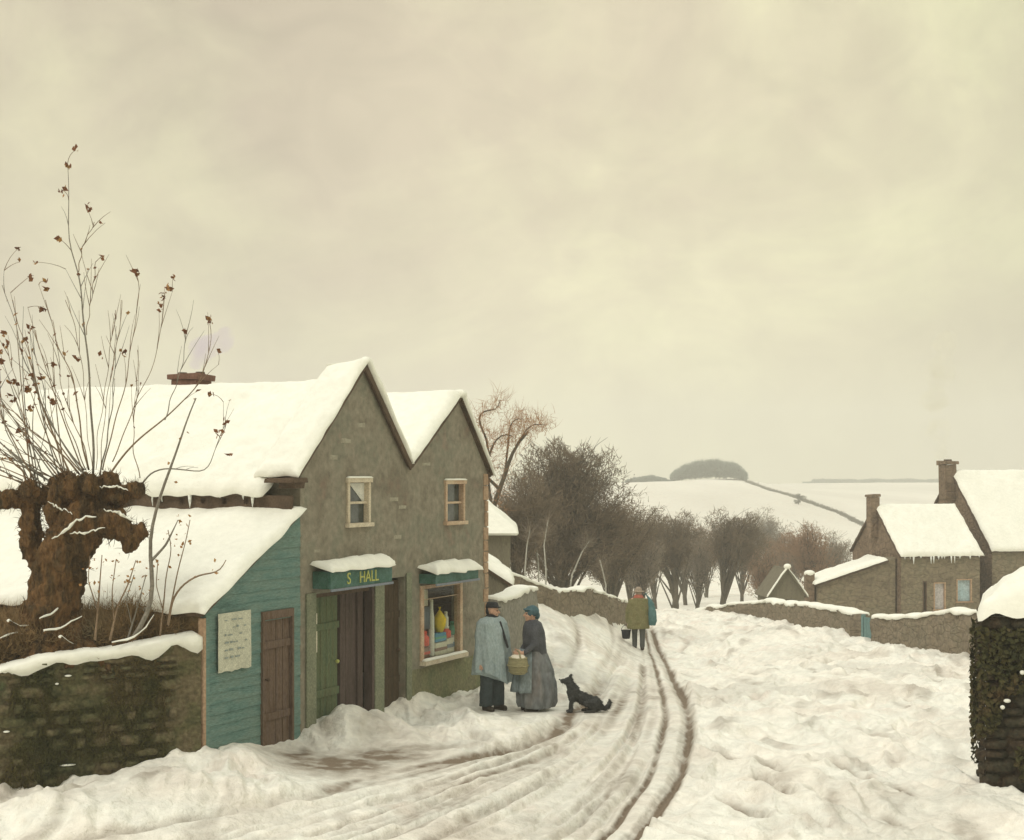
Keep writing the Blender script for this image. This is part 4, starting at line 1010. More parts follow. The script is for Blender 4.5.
# hip in front gives the snowy triangle
br = mb.build('roof', 'verge', barn)
hp = MB(); hp.add([(-2*hwid+.1,-.16,eh), (.10,-.16,eh), (-hwid+.05,.48,rh+.1), (-2*hwid+.1,-.05,eh-.05), (.08,-.05,eh-.05)], [(0,1,2), (0,3,4,1), (1,4,2), (3,0,2), (4,3,2)])
hp.build('snow', 'snow', br)
snow_sheet('snow', (.06,-.05,eh+.01), (.06,3.1,eh+.01), (-hwid+.05,3.1,rh+.01), (-hwid+.05,.5,rh+.01), .07, br, seed=61, nu=30, nv=20, over=.02)
snow_sheet('snow', (-2*hwid+.1,3.1,eh+.01), (-2*hwid+.1,-.05,eh+.01), (-hwid+.05,.5,rh+.01), (-hwid+.05,3.1,rh+.01), .1, br, seed=62, nu=30, nv=20, over=.02)
# small lower roof in front
q0 = P(489, 567, 30.5); q1 = P(511, 583, 30.5)
low = empty('wood_store', (q0.x-.6, 30.5, gz(q0.x, 30.5)), 0, 'low wood store with a sloping snow roof behind the garden wall stub', 'shed')
lz = low.location.z; w_ = q1.x-low.location.x
mb = MB(); mb.prism([(0,0,-.4), (w_-.05,0,-.4), (w_-.05,0,q1.z-lz-.05), (0,0,q0.z-lz+.35)], (0,1.2,0)); mb.build('wall', 'shed_wood', low)
mb = MB(); slope(mb, (w_+.03,-.1,q1.z-lz-.03), (w_+.03,1.3,q1.z-lz-.03), (-.05,1.3,q0.z-lz+.38), (-.05,-.1,q0.z-lz+.38), .05); lr2 = mb.build('roof', 'verge', low)
snow_sheet('snow', (w_+.03,-.12,q1.z-lz-.03), (w_+.03,1.3,q1.z-lz-.03), (-.05,1.3,q0.z-lz+.38), (-.05,-.12,q0.z-lz+.38), .16, lr2, seed=66, nu=24, nv=24, over=.02)

# ---------------------------------------------------------------- trees
def bez(p0, p1, bow, n=5):
    p0 = Vector(p0); p1 = Vector(p1); m = (p0+p1)/2+Vector(bow); out = []
    for i in range(n+1):
        t = i/n; out.append(p0*(1-t)**2+m*2*t*(1-t)+p1*t*t)
    return out
def tree(name, label, px, d, ytop, hw_px, m='twig_dark', nt=7000, seed=1, group='bare winter trees beyond the lane', lobes=None, low=.25, tr=.22, tw=.013, cat='tree', nl=46, lean=0):
    rd = random.Random(seed); X = (px-CX)/F*d; zb = gz(X, d)-.15
    root = empty(name, (X, d, zb), 0, label, cat, group)
    ztop = CAMZ-(ytop-HY)/F*d; H = ztop-zb; hw = hw_px/F*d
    if not lobes: lobes = [(rd.uniform(-.75, .75), rd.uniform(-.5, .5), rd.uniform(low+.25, .82), rd.uniform(.28, .5)) for _ in range(7)]+[(rd.uniform(-.2,.2), 0, .74, .45)]
    mb = MB(); tip = Vector((lean*hw, 0, H*.55)); trunk = bez((0,0,-.3), tip, (rd.uniform(-.2,.2), 0, 0), 7)
    mb.tube(trunk, [tr*(1.35 if i == 0 else 1)*(1-.75*i/7) for i in range(8)], 8, .25, seed)
    orgs = []; dirs = []; 
    for k in range(nl):
        lx, ly, lz, lr = lobes[k % len(lobes)]
        v = Vector((rd.gauss(0, 1), rd.gauss(0, 1), rd.gauss(0, 1))).normalized()*rd.uniform(.35, 1)**.5
        tg = Vector(((lx+v.x*lr)*hw, (ly+v.y*lr)*hw*.9, (lz+v.z*lr*.5)*H)); tg.z = min(tg.z, H*.95)
        f0 = rd.uniform(.15, 1); st_ = trunk[int(f0*6)].lerp(trunk[min(7, int(f0*6)+1)], rd.random())
        if st_.z > tg.z: st_ = trunk[2]
        ln = (tg-st_).length; pts = bez(st_, tg, (rd.uniform(-.1,.1)*ln, rd.uniform(-.1,.1)*ln, .12*ln), 6)
        r0_ = tr*.34*(1-.4*f0)*rd.uniform(.6, 1.1)
        mb.tube(pts, [r0_*(1-.85*i/6) for i in range(7)], 5)
        for q in range(3):   # secondary
            i = rd.randint(2, 5); a = pts[i]; dr_ = (pts[i+1]-a).normalized()+Vector((rd.gauss(0,.6), rd.gauss(0,.6), rd.uniform(-.1,.7))); e_ = a+dr_.normalized()*ln*rd.uniform(.2, .45); e_.z = min(e_.z, H*1.0)
            sp = bez(a, e_, (0,0,.05*ln), 3); mb.tube(sp, [r0_*.35, r0_*.25, r0_*.16, .006], 4)
            for s_ in sp[1:]: orgs.append(s_); dirs.append(dr_)
        for i in range(2, 7): orgs.append(pts[i]); dirs.append(pts[i]-pts[i-1])
    mb.build('trunk', 'trunk', root, True)
    ok = [i for i, o in enumerate(orgs) if o[2] > H*low*1.1] or list(range(len(orgs)))
    O = np.array([tuple(orgs[i]) for i in ok]); D = np.array([tuple(dirs[i].normalized()) for i in ok])
    r_ = np.random.default_rng(seed); ix = r_.integers(0, len(O), nt)
    sc = hw*.5
    ln = r_.uniform(.16, .5, nt)*(.5+.22*sc)
    og = O[ix]+r_.normal(size=(nt, 3))*np.array([.14, .14, .11])*hw*.85
    hi_ = H*(.95+(.06 if hw < 2.6 else .015)*np.sin(og[:, 0]/hw*7+seed)+.035*np.sin(og[:, 0]/hw*17+seed*3))-(og[:, 0]/hw)**2*H*.16; ov = og[:, 2] > hi_; og[ov, 2] = (hi_-r_.random(nt)**2*H*.35)[ov]; og[:, 2] = np.maximum(og[:, 2], H*low)
    dd = D[ix]*.35+r_.normal(size=(nt, 3))*.75+np.array([0, 0, .45])+np.stack([og[:, 0]*.3/hw, og[:, 1]*.3/hw, 0*og[:, 0]], 1)
    spikes('crown', og, dd, ln, r_.uniform(.5, 1.1, nt)*tw, m, root, .12)
    return root
tree('bare_tree', 'largest dark brown tree with a dense rounded crown right of the shop house', 562, 60, 437, 74, 'twig_dark', 26000, 3, lobes=[(.0,0,.86,.32),(-.05,.1,.80,.40),(.25,-.1,.78,.34),(-.5,.1,.58,.42),(.45,0,.66,.42),(.65,-.1,.45,.36),(-.2,0,.42,.5),(.15,.2,.58,.5)], tr=.28, tw=.018, nl=130, low=.2)
tree('bare_tree', 'grey brown tree overlapping the left side of the largest tree', 516, 54, 462, 40, 'twig_dark', 12000, 5, tr=.22, tw=.015, nl=50)
tree('bare_tree', 'broad brown tree overlapping the right foot of the largest tree', 612, 68, 487, 44, 'twig_dark', 14000, 7, tr=.22, tw=.019, nl=54)
tree('bare_tree', 'low brown tree standing behind the walking man', 644, 76, 522, 28, 'twig_grey', 5500, 9, tr=.18, tw=.018)
tree('bare_tree', 'upright grey brown tree just right of the walking man', 674, 82, 507, 33, 'twig_dark', 11000, 12, tr=.22, tw=.018, low=.42)
tree('bare_tree', 'tall fan shaped grey tree in the middle of the valley row', 722, 86, 507, 36, 'twig_dark', 11000, 15, tr=.22, tw=.019, low=.42)
tree('bare_tree', 'slim pale russet tree between the fan shaped tree and the hut', 764, 92, 541, 24, 'twig_russet', 4500, 18, tr=.16, tw=.018)
tree('bare_tree', 'reddish brown tree behind the tiny hut', 812, 92, 520, 30, 'twig_russet', 6500, 21, tr=.2, tw=.019)
tree('bare_tree', 'small grey tree between the reddish tree and the cottage chimney', 838, 98, 540, 20, 'twig_grey', 4500, 24, tr=.16, tw=.02)
tree('bare_tree', 'small russet tree in front of the round pale tree', 788, 100, 548, 19, 'twig_grey', 3500, 27, tr=.15, tw=.018)
tree('bare_tree', 'slight grey tree between the upright tree and the fan shaped tree', 697, 92, 524, 20, 'twig_grey', 4500, 29, tr=.15, tw=.018)
for i_, (px_, d_, yt_, hw_, m_, lb_) in enumerate([
  (655, 96, 516, 26, 'twig_grey', 'pale brown tree between the walking man and the upright tree'),
  (686, 104, 512, 28, 'twig_dark', 'dark brown tree standing back between the upright and the slight grey tree'),
  (742, 104, 516, 27, 'twig_grey', 'soft brown tree just right of the fan shaped tree'),
  (776, 112, 530, 26, 'twig_grey', 'low pale brown tree above the tip of the tiny hut'),
  (792, 108, 528, 24, 'twig_russet', 'pale russet tree left of the reddish brown tree'),
  (828, 112, 528, 24, 'twig_grey', 'soft grey brown tree against the cottage gable'),
  (630, 88, 500, 28, 'twig_dark', 'tall brown tree directly above the walking man'),
  (706, 116, 520, 26, 'twig_russet', 'faint russet tree in the gap left of the fan shaped tree')]):
    tree('bare_tree', lb_, px_, d_, yt_, hw_, m_, 6500, 60+i_*3, tr=.17, tw=.02, low=.38)
tree('round_tree', 'round pale grey tree alone on the snowy slope', 768, 175, 502, 20, 'twig_grey', 6000, 33, None, [(-.1,0,.6,.6),(.3,0,.45,.6),(-.4,0,.4,.5)], .05, .2, .035)
tree('field_bush', 'tiny dark bush on the far hedge line of the hill', 799, 330, 493, 5, 'hedge', 1200, 35, None, None, .05, .1, .05, 'bush', 14)
# russet tree with thick curling limbs behind the shop corner
def limbs_tree():
    d = 40; X = (486-CX)/F*d; zb = gz(X, d)
    root = empty('russet_tree', (X, d, zb), 0, 'bare tree with curling dark limbs and orange twigs rising behind the right gable', 'tree')
    mb = MB(); off = root.location
    ks = random.Random(3)
    polys = [([(484,620),(486,570),(490,520),(497,495),(506,472),(512,452),(520,440),(528,432)], .13, .03),
             ([(492,510),(488,480),(489,455),(495,440),(505,433),(512,436)], .05, .015),
             ([(490,470),(487,440),(480,425),(478,415),(486,410),(498,410),(500,400)], .04, .012),
             ([(505,474),(508,445),(510,425),(516,418),(523,419)], .035, .01),
             ([(516,446),(526,430),(534,424),(546,425)], .03, .008), ([(500,490),(480,470),(470,450),(468,430)], .05, .012)]
    og = []
    for pl, r0_, r1_ in polys:
        pts = smooth(resample(pl, 16), 1); vs = [P(x, y, d+ks.uniform(-.05,.05)+.5*math.sin(i*.4))-off for i, (x, y) in enumerate(pts)]
        mb.tube(vs, [lerp(r0_, r1_, i/15) for i in range(16)], 7, .15); og += vs[6:]
    mb.build('trunk', 'trunk', root, True)
    O = np.array([tuple(o) for o in og]); r_ = np.random.default_rng(4); nt = 1500; ix = r_.integers(0, len(O), nt)
    o_ = O[ix]+r_.normal(size=(nt,3))*np.array([.15,.25,.15]); dd = r_.normal(size=(nt,3))*.6+np.array([0.1,0,.7])
    spikes('crown', o_, dd, r_.uniform(.15,.5,nt), .0055, 'twig_orange', root, .15)
limbs_tree()
# pale birch stems in front of the big trees
for i, pl in enumerate([[(545,598),(546,570),(544,545),(548,520)], [(566,600),(572,575),(582,552),(590,540)], [(526,598),(525,570),(527,545),(530,530)], [(604,602),(606,585),(600,560)], [(540,592),(538,560),(534,535)]]):
    d = 50+i; b0 = P(pl[0][0], pl[0][1], d); lab = ['slim pale birch stem left of the leaning birch in front of the largest tree', 'pale birch stem leaning right under the largest tree', 'slim pale birch stem nearest the shop house', 'short pale birch stem right of the leaning birch', 'thin pale birch stem second from the shop house'][i]
    zb = gz(b0.x, d); root = empty('birch', (b0.x, d, zb), 0, lab, 'tree', 'pale birch stems under the dark trees')
    vs = [P(x, y, d)-root.location for x, y in pl]; vs[0].z = -.1
    mb = MB(); mb.tube(vs, [.035, .028, .02, .014][:len(vs)], 7); mb.build('trunk', 'birch', root, True)
    O = np.array([tuple(vs[-1].lerp(vs[-2], random.random())) for _ in range(70)]); spikes('crown', O, rng.normal(size=(70,3))*.5+np.array([0,0,.6]), rng.uniform(.3,.9,70), .006, 'twig_grey', root, .15)

# far woods (masses) and hedge
def wood(name, label, x0, x1, d, prof, m, n=9000, thick=20):
    """prof(px) -> top py; made of many twig clumps standing on the ridge"""
    r_ = np.random.default_rng(len(label)); px = r_.uniform(x0, x1, n); dep = d+r_.uniform(-thick/2, thick/2, n); X = (px-CX)/F*dep
    zb = base_h(X, dep); top = CAMZ-(np.array([prof(p) for p in px])-HY)/F*d
    h = np.maximum(.4, top-zb)*r_.uniform(.15, 1.0, n)**.6
    O = np.stack([X, dep, zb+h*.55-.3], 1); D = r_.normal(size=(n,3))*.6+np.array([0,0,.8])
    o = spikes(name, O, D, h*.45+.3, r_.uniform(.12,.3,n)*d/445, m, None, .1); tag(o, label, 'wood', None, 'stuff')
    return o
def prof1(p):
    if p < 672: return 482-7*max(0, math.sin((p-625)/47*math.pi))**.6+3*mn.noise(Vector((p*.2,0,0)))+2*mn.noise(Vector((p*.5,0,0)))
    t = (p-672)/74; return 479-20*max(0, math.sin(math.pi*min(1,max(0,t))))**.38-.8*(t*3)+3.2*mn.noise(Vector((p*.11,3,0)))+3.0*mn.noise(Vector((p*.35,3,0)))
wood('hilltop_wood', 'blue grey clump of trees on the crest of the snowy hill', 622, 746, 445, prof1, 'far_wood', 16000, 14)
def prof2(p): return 478.0+1.6*mn.noise(Vector((p*.06,1,0)))+(3 if p < 812 else 0)
wood('horizon_wood', 'long thin strip of dark woodland on the far horizon', 803, 1100, 840, prof2, 'far_wood', 9000, 30)
# hedge line running down the hill, built from depth samples on the slope
def hill_hit(px, py):
    return onground(px, py, 110, 900)
hp_ = smooth(resample([(746,482),(768,490),(790,496),(815,505),(838,513),(860,524),(885,533)], 50), 3); hv = []
for x, y in hp_:
    X, Y = hill_hit(x, y); hv.append((X, Y, gz(X, Y)))
hv = np.array(hv); n_ = 4200; ix = np.random.default_rng(8).uniform(0, 48.99, n_); i0 = ix.astype(int); fr = (ix-i0)[:, None]
O = hv[i0]*(1-fr)+hv[i0+1]*fr+rng.normal(size=(n_,3))*np.array([.35,.35,.05]); 
hg = spikes('hedge', O, rng.normal(size=(n_,3))*.5+np.array([0,0,.9]), rng.uniform(.3,1.1,n_)*(.35+O[:,1]/900), .05+O[:,1]*.0001, 'hedge', None, .1); tag(hg, 'dark field hedge running down the snowy hill towards the cottage', 'hedge')

# ---------------------------------------------------------------- pollard willow
WD = 18.3; wb = P(62, 650, WD)
wil = empty('pollard_willow', (wb.x, wb.y, wb.z), 0, 'gnarled pollard willow with fanning shoots and last dead leaves on the bank', 'tree')
off = wil.location
def WP(x, y, dd=0): return P(x, y, WD+dd)-off
mb = MB()
def wt(pl, rs_, dd=0, nseg=9):
    pts = resample(pl, nseg); rr_ = np.interp(np.linspace(0,1,nseg), np.linspace(0,1,len(rs_)), rs_)
    mb.tube([WP(x, y, dd+.04*math.sin(i)) for i, (x, y) in enumerate(pts)], list(rr_/82), 12)
wt([(52,668),(50,640),(52,610),(56,580),(66,550),(78,525),(92,508),(97,494)], [50,36,28,25,25,27,22,12])
wt([(52,600),(38,570),(30,545),(34,520),(30,500),(24,488)], [15,10,8,8,11,7], .05)
wt([(66,560),(55,530),(54,505),(60,490)], [10,6,6,9], -.05)
wt([(85,525),(105,520),(122,528),(134,536)], [20,14,12,11], -.1)
wt([(95,500),(115,495),(132,492),(141,494)], [17,11,8,7], .0)
wt([(60,495),(40,498),(20,500),(0,500),(-25,495)], [12,9,8,9,8], .05)
wt([(85,500),(70,490),(60,478)], [18,14,9], .05)
for x, y, r_ in ((136,536,8),(128,545,8),(140,529,6),(136,489,7),(93,485,12),(30,490,10),(108,481,8),(118,531,11),(72,482,8),(84,478,7),(122,492,7)): mb.ball(WP(x, y, -.1), r_/82, 10, 8)
for a_ in range(7):
    an = a_*.9+.3; mb.tube([Vector((0,0,.35)), Vector((math.cos(an)*.4, math.sin(an)*.3, 0)), Vector((math.cos(an)*.75, math.sin(an)*.5, -.2))], [.2,.13,.05], 8)
tk = blob(mb, 'trunk', 'bark', wil, .018, 3, None, .075, 5)
displace(tk, lambda q: .075*(.5-abs(mn.noise(Vector((q.x*9+.6*q.z, q.y*9, q.z*1.6))))*2)*.6+.02*mn.noise(Vector((q.x*26, q.y*26, q.z*9))))
og = []; dn = []
for v in random.sample(list(tk.data.vertices), 5200):
    k = 1.0 if v.co.z > 1.35 else .12
    if random.random() > k: continue
    og.append(tuple(v.co-v.normal*.01)); dn.append(tuple(v.normal*.9+Vector((random.gauss(0,.5), random.gauss(0,.4), random.gauss(0,.5)+.25))))
spikes('epicormic_twigs', og, dn, rng.uniform(.04,.15,len(og)), .005, 'bark', wil, .2)['kind'] = 'stuff'
shoots = [
 ([(93,475),(93,430),(90,390),(86,340),(82,300),(78,270),(70,250),(68,200),(68,163)], 3.6),
 ([(78,272),(83,245),(95,222),(102,258)][:3], 1.4),
 ([(86,335),(92,295),(96,262)], 1.2),
 ([(100,476),(107,440),(113,400),(114,370),(118,335)], 2.4),
 ([(103,470),(112,430),(122,400),(128,370),(135,320),(141,290),(136,274)], 2.0),
 ([(108,478),(122,455),(150,430),(180,405),(196,388),(208,360),(212,340),(209,322)], 3.0),
 ([(165,420),(172,395),(180,375),(185,350),(185,328)], 1.6),
 ([(112,462),(128,425),(135,400),(148,380),(160,340),(163,305),(166,292)], 1.6),
 ([(88,470),(80,430),(77,395),(70,370),(55,340),(50,315),(46,300)], 2.6),
 ([(84,470),(60,440),(45,415),(38,390),(26,365),(20,345),(12,310),(2,285)], 2.4),
 ([(82,472),(66,455),(55,440),(40,410),(35,370),(20,330),(12,300)], 2.0),
 ([(80,474),(55,447),(35,435),(15,412),(0,405),(-20,398)], 2.8),
 ([(75,478),(50,455),(30,445),(18,430),(5,425)], 2.0),
 ([(74,480),(52,462),(30,458),(8,430),(-5,400)], 1.8),
 ([(30,488),(22,470),(5,455),(-10,440)], 3.4),
 ([(32,486),(18,455),(4,425),(0,380),(-4,340)], 2.0),
 ([(86,470),(66,420),(58,395),(48,370),(40,350),(35,330)], 1.6),
 ([(90,470),(82,440),(68,410),(60,380),(58,345),(52,320)], 1.6),
 ([(138,490),(148,474),(165,468),(185,470),(205,472),(212,458),(220,440),(226,424)], 2.6),
 ([(140,478),(133,450),(134,420),(137,390),(138,350)], 1.4),
 ([(100,470),(104,420),(110,380),(118,340),(122,300)], 1.2),
 ([(28,486),(14,480),(2,470),(-14,462)], 2.4), ([(60,484),(40,470),(22,462),(0,458)], 2.0),
 ([(36,486),(30,450),(24,420),(16,380),(6,345)], 1.4), ([(34,480),(44,440),(46,400),(40,370),(32,350)], 1.2),
 ([(96,470),(98,430),(104,400),(110,350),(116,310)], 1.0), ([(92,468),(86,420),(84,380),(76,330),(66,300)], 1.0)]
sa = MB(); sb2 = MB(); tips = []
for i, (pl, w) in enumerate(shoots):
    pts = smooth(resample(pl, 26), 2); dz = random.uniform(-.45, .5)
    vs = [WP(x+.7*math.sin(k*.9+i), y, dz*(k/25)) for k, (x, y) in enumerate(pts)]
    r0_ = w*.5/82*.8; (sa if i % 3 else sb2).tube(vs, [max(.0042, r0_*(1-.8*k/25)) for k in range(26)], 6)
    tips += vs[10:]
    for _ in range(5):
        k = random.randint(8, 24); a = vs[k]; e = a+(vs[k+1 if k < 25 else 25]-vs[k-1]).normalized()*random.uniform(.15,.5)+Vector((random.uniform(-.16,.16), random.uniform(-.15,.15), .05))
        (sa if i % 3 else sb2).tube(bez(a, e, (random.uniform(-.03,.03), 0, .03), 3), [.006,.004,.003,.002], 4); tips.append(e)
# procedural fill on the left side of the fan
for i in range(26):
    a0 = WP(random.uniform(15, 95), random.uniform(476, 492), random.uniform(-.1,.1)); an = R(random.uniform(95, 175)); ln = random.uniform(1.0, 2.4)
    e = a0+Vector((math.cos(an)*ln*.75, random.uniform(-.5,.5), math.sin(an)*ln*.9+.3)); pts = bez(a0, e, (random.uniform(-.25,.0), 0, random.uniform(-.1,.1)), 9)
    (sa if i % 2 else sb2).tube(pts, [.010-.0075*k/9 for k in range(10)], 5); tips += pts[5:]
CL = [(76,150),(62,190),(89,208),(59,239),(102,256),(102,222),(42,308),(34,262),(163,296),(173,278),(160,305),(124,351),(29,277),(20,247),(20,262),(218,352),(77,358),(53,364),(225,421),(216,434),(211,394),(45,282)]
for x, y in CL:
    c = WP(x, y, 0); best = None
    for t in tips:
        dx = t.x-c.x; dz = c.z-t.z
        if dz < -.02: continue
        q = dx*dx*1.5+dz*dz
        if best is None or q < best[0]: best = (q, t)
    if best and best[0] > .0006: sa.tube(bez(best[1], c, (random.uniform(-.04,.04), 0, .04), 4), [.005,.0042,.0035,.003,.0025], 4)
sa.build('shoots', 'shoot', wil, True, label='brown shoots'); sb2.build('shoots', 'shoot2', wil, True, label='grey shoots')
lv = []; lv2 = []
for x, y, k in ((76,150,3),(68,166,9),(62,190,8),(89,208,8),(59,239,7),(102,256,4),(102,222,2),(42,308,9),(34,262,3),(136,272,9),(163,296,10),(168,288,8),(173,278,5),(160,305,5),(124,351,8),(209,322,5),(185,330,4),(211,320,4),(45,282,4),(48,290,4),(29,277,4),(20,247,3),(20,262,2),(218,352,3),(77,358,3),(42,378,8),(28,389,8),(53,364,6),(55,300,0),(15,380,5),(10,382,4),(52,400,6),(2,361,5),(25,340,5),(30,330,4),(22,352,3),(21,432,6),(225,421,6),(223,432,5),(216,434,4),(228,455,3),(4,333,6),(24,342,3),(100,355,2),(14,400,5),(30,408,5),(211,394,5),(7,345,4),(0,352,5),(9,395,3),(67,352,2),(36,392,4)):
    for _ in range(k):
        c = WP(x+random.gauss(0,1.6), y+random.gauss(0,1.6), random.uniform(-.03,.03)); (lv if random.random() < .75 else lv2).append(tuple(c))
for t in random.sample(tips, min(130, len(tips))):
    if t.x < .35 or random.random() < .35: (lv if random.random() < .6 else lv2).append(tuple(t))
leaves('leaves', lv, .036, 'leaf', wil); leaves('leaves', lv2, .032, 'leaf2', wil)
# snow along the arms of the willow
for pl, r_ in (([(52,540),(68,528),(80,518),(96,516)], 2.6), ([(70,534),(88,532),(105,528)], 1.8), ([(48,502),(60,508),(72,513)], 2.0), ([(100,487),(115,486),(128,490)], 2), ([(104,510),(118,512),(134,522)], 2.6)):
    pts = resample(pl, 16)+np.array([[0, 1]])*rng.normal(size=(16,1))*.8; sn = MB(); sn.tube([WP(x, y, -.40+.03*math.sin(i*2)) for i, (x, y) in enumerate(pts)], [r_*.55/82*(.25+.75*math.sin(math.pi*(i+.5)/16))*random.uniform(.5,1.2) for i in range(16)], 7, .5); sn.build('snow', 'snow', wil, True)

# saplings and brushwood on the bank
def sapling(label, pls, d, r, m='shoot'):
    b = P(pls[0][0][0], pls[0][0][1], d); root = empty('sapling', b, 0, label, 'sapling', 'saplings on the bank')
    mb = MB(); t = []
    for j, pl in enumerate(pls):
        pts = smooth(resample(pl, 18), 2); vs = [P(x, y, d+.1*math.sin(i*.3+j))-b for i, (x, y) in enumerate(pts)]; mb.tube(vs, [max(.006, r*(1-.75*i/17)*(1 if j == 0 else .6)) for i in range(18)], 6, .1); t += vs[10:]
    mb.build('trunk', m, root, True)
    lv_ = [tuple(random.choice(t)+Vector((random.gauss(0,.05), random.gauss(0,.05), random.gauss(0,.05)))) for _ in range(14)]; leaves('leaves', lv_, .024, 'leaf2', root)
sapling('tall grey sapling curving up across both snowy roofs', [[(132,640),(148,615),(154,595),(152,570),(148,548),(152,525),(160,495),(172,465),(182,435),(190,410),(196,398)], [(152,560),(166,545),(178,520)]], 18.0, .034, 'shoot2')
sapling('brown sapling arching right towards the teal shed', [[(168,625),(172,600),(182,585),(198,575),(220,572),(226,560)], [(170,610),(178,570),(186,540),(190,520)]], 18.2, .02)
sapling('thin brown sapling under the willow arm', [[(95,640),(98,610),(100,580),(102,555)], [(98,612),(88,580),(90,556)]], 18.0, .018)
sapling('thin forked sapling right of the willow trunk', [[(110,640),(118,605),(128,585),(136,560)], [(114,620),(112,590),(116,560)]], 17.95, .018)
sapling('slender grey sapling between the willow and the tall sapling', [[(128,638),(136,612),(142,590),(146,575)], [(132,625),(126,600),(134,575)]], 18.05, .014, 'shoot2')
sapling('slim brown sapling just left of the teal shed', [[(160,636),(164,600),(166,575),(172,550),(168,530)], [(163,610),(156,585),(158,560)]], 18.3, .013)
n_ = 34000; s_ = rng.uniform(L[-1]*.2, L[-1]-.12, n_); e_ = rng.uniform(.28, 1.25, n_)**1.0; O = []
for s, e in zip(s_, e_):
    p, t = rwp(s); q = p+Vector((-t.y, t.x, 0))*e; bump_ = .5+.8*max(0, mn.noise(Vector((q.x*1.6, q.y*1.6, 3)))); O.append((q.x, q.y, p.z+.02+random.uniform(0, .5)*bump_*min(1, e*1.8)))
O = np.array(O); bu = spikes('brushwood', O, rng.normal(size=(n_,3))*.8+np.array([0,-.1,.45]), rng.uniform(.10,.38,n_), .007, 'bramble', None, .2); tag(bu, 'tangle of brown brambles and dead grass on the bank under the willow', 'brushwood', None, 'stuff')
for i, (pl, lab) in enumerate((([(8,618),(20,624),(36,622)], 'short snowy branch at the far left of the bank'), ([(44,628),(60,626),(72,618),(82,614)], 'snowy branch lying under the willow trunk'), ([(40,616),(52,612),(62,602)], 'short snowy branch leaning on the willow foot'), ([(0,636),(16,630),(30,634)], 'low snowy branch at the left edge of the bank'), ([(112,640),(132,636),(146,625),(154,612)], 'curved snowy branch beneath the tall sapling'), ([(60,634),(70,640),(76,642)], 'stubby snowy branch on the wall edge'))):
    b = P(pl[0][0], pl[0][1]+4, 17.75); root = empty('fallen_branch', b, 0, lab, 'branch', 'snowy branches on the bank')
    pts = resample(pl, 8); vs = [P(x, y+4, 17.75+.05*k)-b for k, (x, y) in enumerate(pts)]
    mb = MB(); mb.tube(vs, [.022-.002*k for k in range(8)], 6, .4); mb.build('stem', 'bark', root, True)
    mb = MB(); mb.tube([v+Vector((0,-.004,.016+random.uniform(-.004,.006))) for v in vs], [(.017-.0014*k)*random.uniform(.5,1.2) for k in range(8)], 6, .5); mb.build('snow', 'snow', root, True)

# ---------------------------------------------------------------- people and dog
def hand(mb, w, dirv, side, palm_n=Vector((0,0,-1)), curl=.5):
    """palm and five fingers; w wrist, dirv = pointing, side = thumb side"""
    d = Vector(dirv).normalized(); s = Vector(side).normalized(); s = (s-d*s.dot(d)).normalized(); nrm = d.cross(s)
    mb.cap(w, w+d*.075, .030, .036, 8); mb.cap(w+d*.03+s*.015, w+d*.08+s*.015, .022, .022, 8)
    for k, (o, l) in enumerate(((.030,.072), (.010,.08), (-.010,.074), (-.030,.058))):
        a = w+d*.085+s*o; b = a+d*l*.55+nrm*curl*l*.25+s*o*.15; c = b+d*l*.35+nrm*curl*l*.6
        mb.cap(a, b, .0095, .009, 6); mb.cap(b, c, .009, .0075, 6)
    a = w+d*.03+s*.03; b = a+d*.035+s*.028; c = b+d*.03+s*.005+nrm*curl*.015; mb.cap(a, b, .012, .011, 6); mb.cap(b, c, .011, .009, 6)
def head_prims(mb, c, yaw, H=.23, pitch=0):
    """c = head centre; faces +x rotated by yaw"""
    m = Matrix.Rotation(yaw, 4, 'Z')@Matrix.Rotation(pitch, 4, 'Y'); T = lambda x, y, z: Vector(c)+m@Vector((x, y, z))
    mb.ball(T(-.012,0,.022), (.098,.077,.095), 14, 10, m); mb.ball(T(.022,0,-.035), (.068,.058,.078), 12, 8, m)
    mb.ball(T(.058,0,-.088), (.026,.026,.022), 8, 6, m); mb.cap(T(.083,0,.012), T(.108,0,-.022), .010, .016, 8)
    for s in (-1, 1):
        mb.ball(T(-.005,s*.078,-.005), (.022,.012,.034), 8, 6, m); mb.cap(T(.075,s*.018,.028), T(.068,s*.05,.026), .012, .010, 6)
        mb.ball(T(.062,s*.042,-.025), (.025,.022,.025), 8, 6, m)
    mb.cap(T(.082,-.02,-.058), T(.082,.02,-.058), .009, .009, 6)
    return T
def loft(rings, n=36, fold=0, nf=9, seed=0, hem=None):
    """rings: (z, cx, cy, rx, ry); closed top and bottom"""
    V = []; k = len(rings)
    for i, (z, cx, cy, rx, ry) in enumerate(rings):
        t = i/(k-1)
        for j in range(n):
            a = 2*math.pi*j/n; fl = 1+fold*t*(math.sin(a*nf+seed)+.5*math.sin(a*(nf*1.7)+seed*2+z*4))*.5
            zz = z
            if hem: zz = z-hem(a)*max(0, (t-.45)/.55)**1.5
            V.append((cx+rx*math.cos(a)*fl, cy+ry*math.sin(a)*fl, zz))
    f = [(i*n+j, (i+1)*n+j, (i+1)*n+(j+1) % n, i*n+(j+1) % n) for i in range(k-1) for j in range(n)]
    f += [tuple(range(n)), tuple(range((k-1)*n+n-1, (k-1)*n-1, -1))]
    return V, f
def eyes(root, T, body):
    mb = MB()
    for s in (-1, 1): mb.ball(T(.078, s*.033, .008), .0105, 8, 6)
    mb.build('eyes', 'black', body, True)

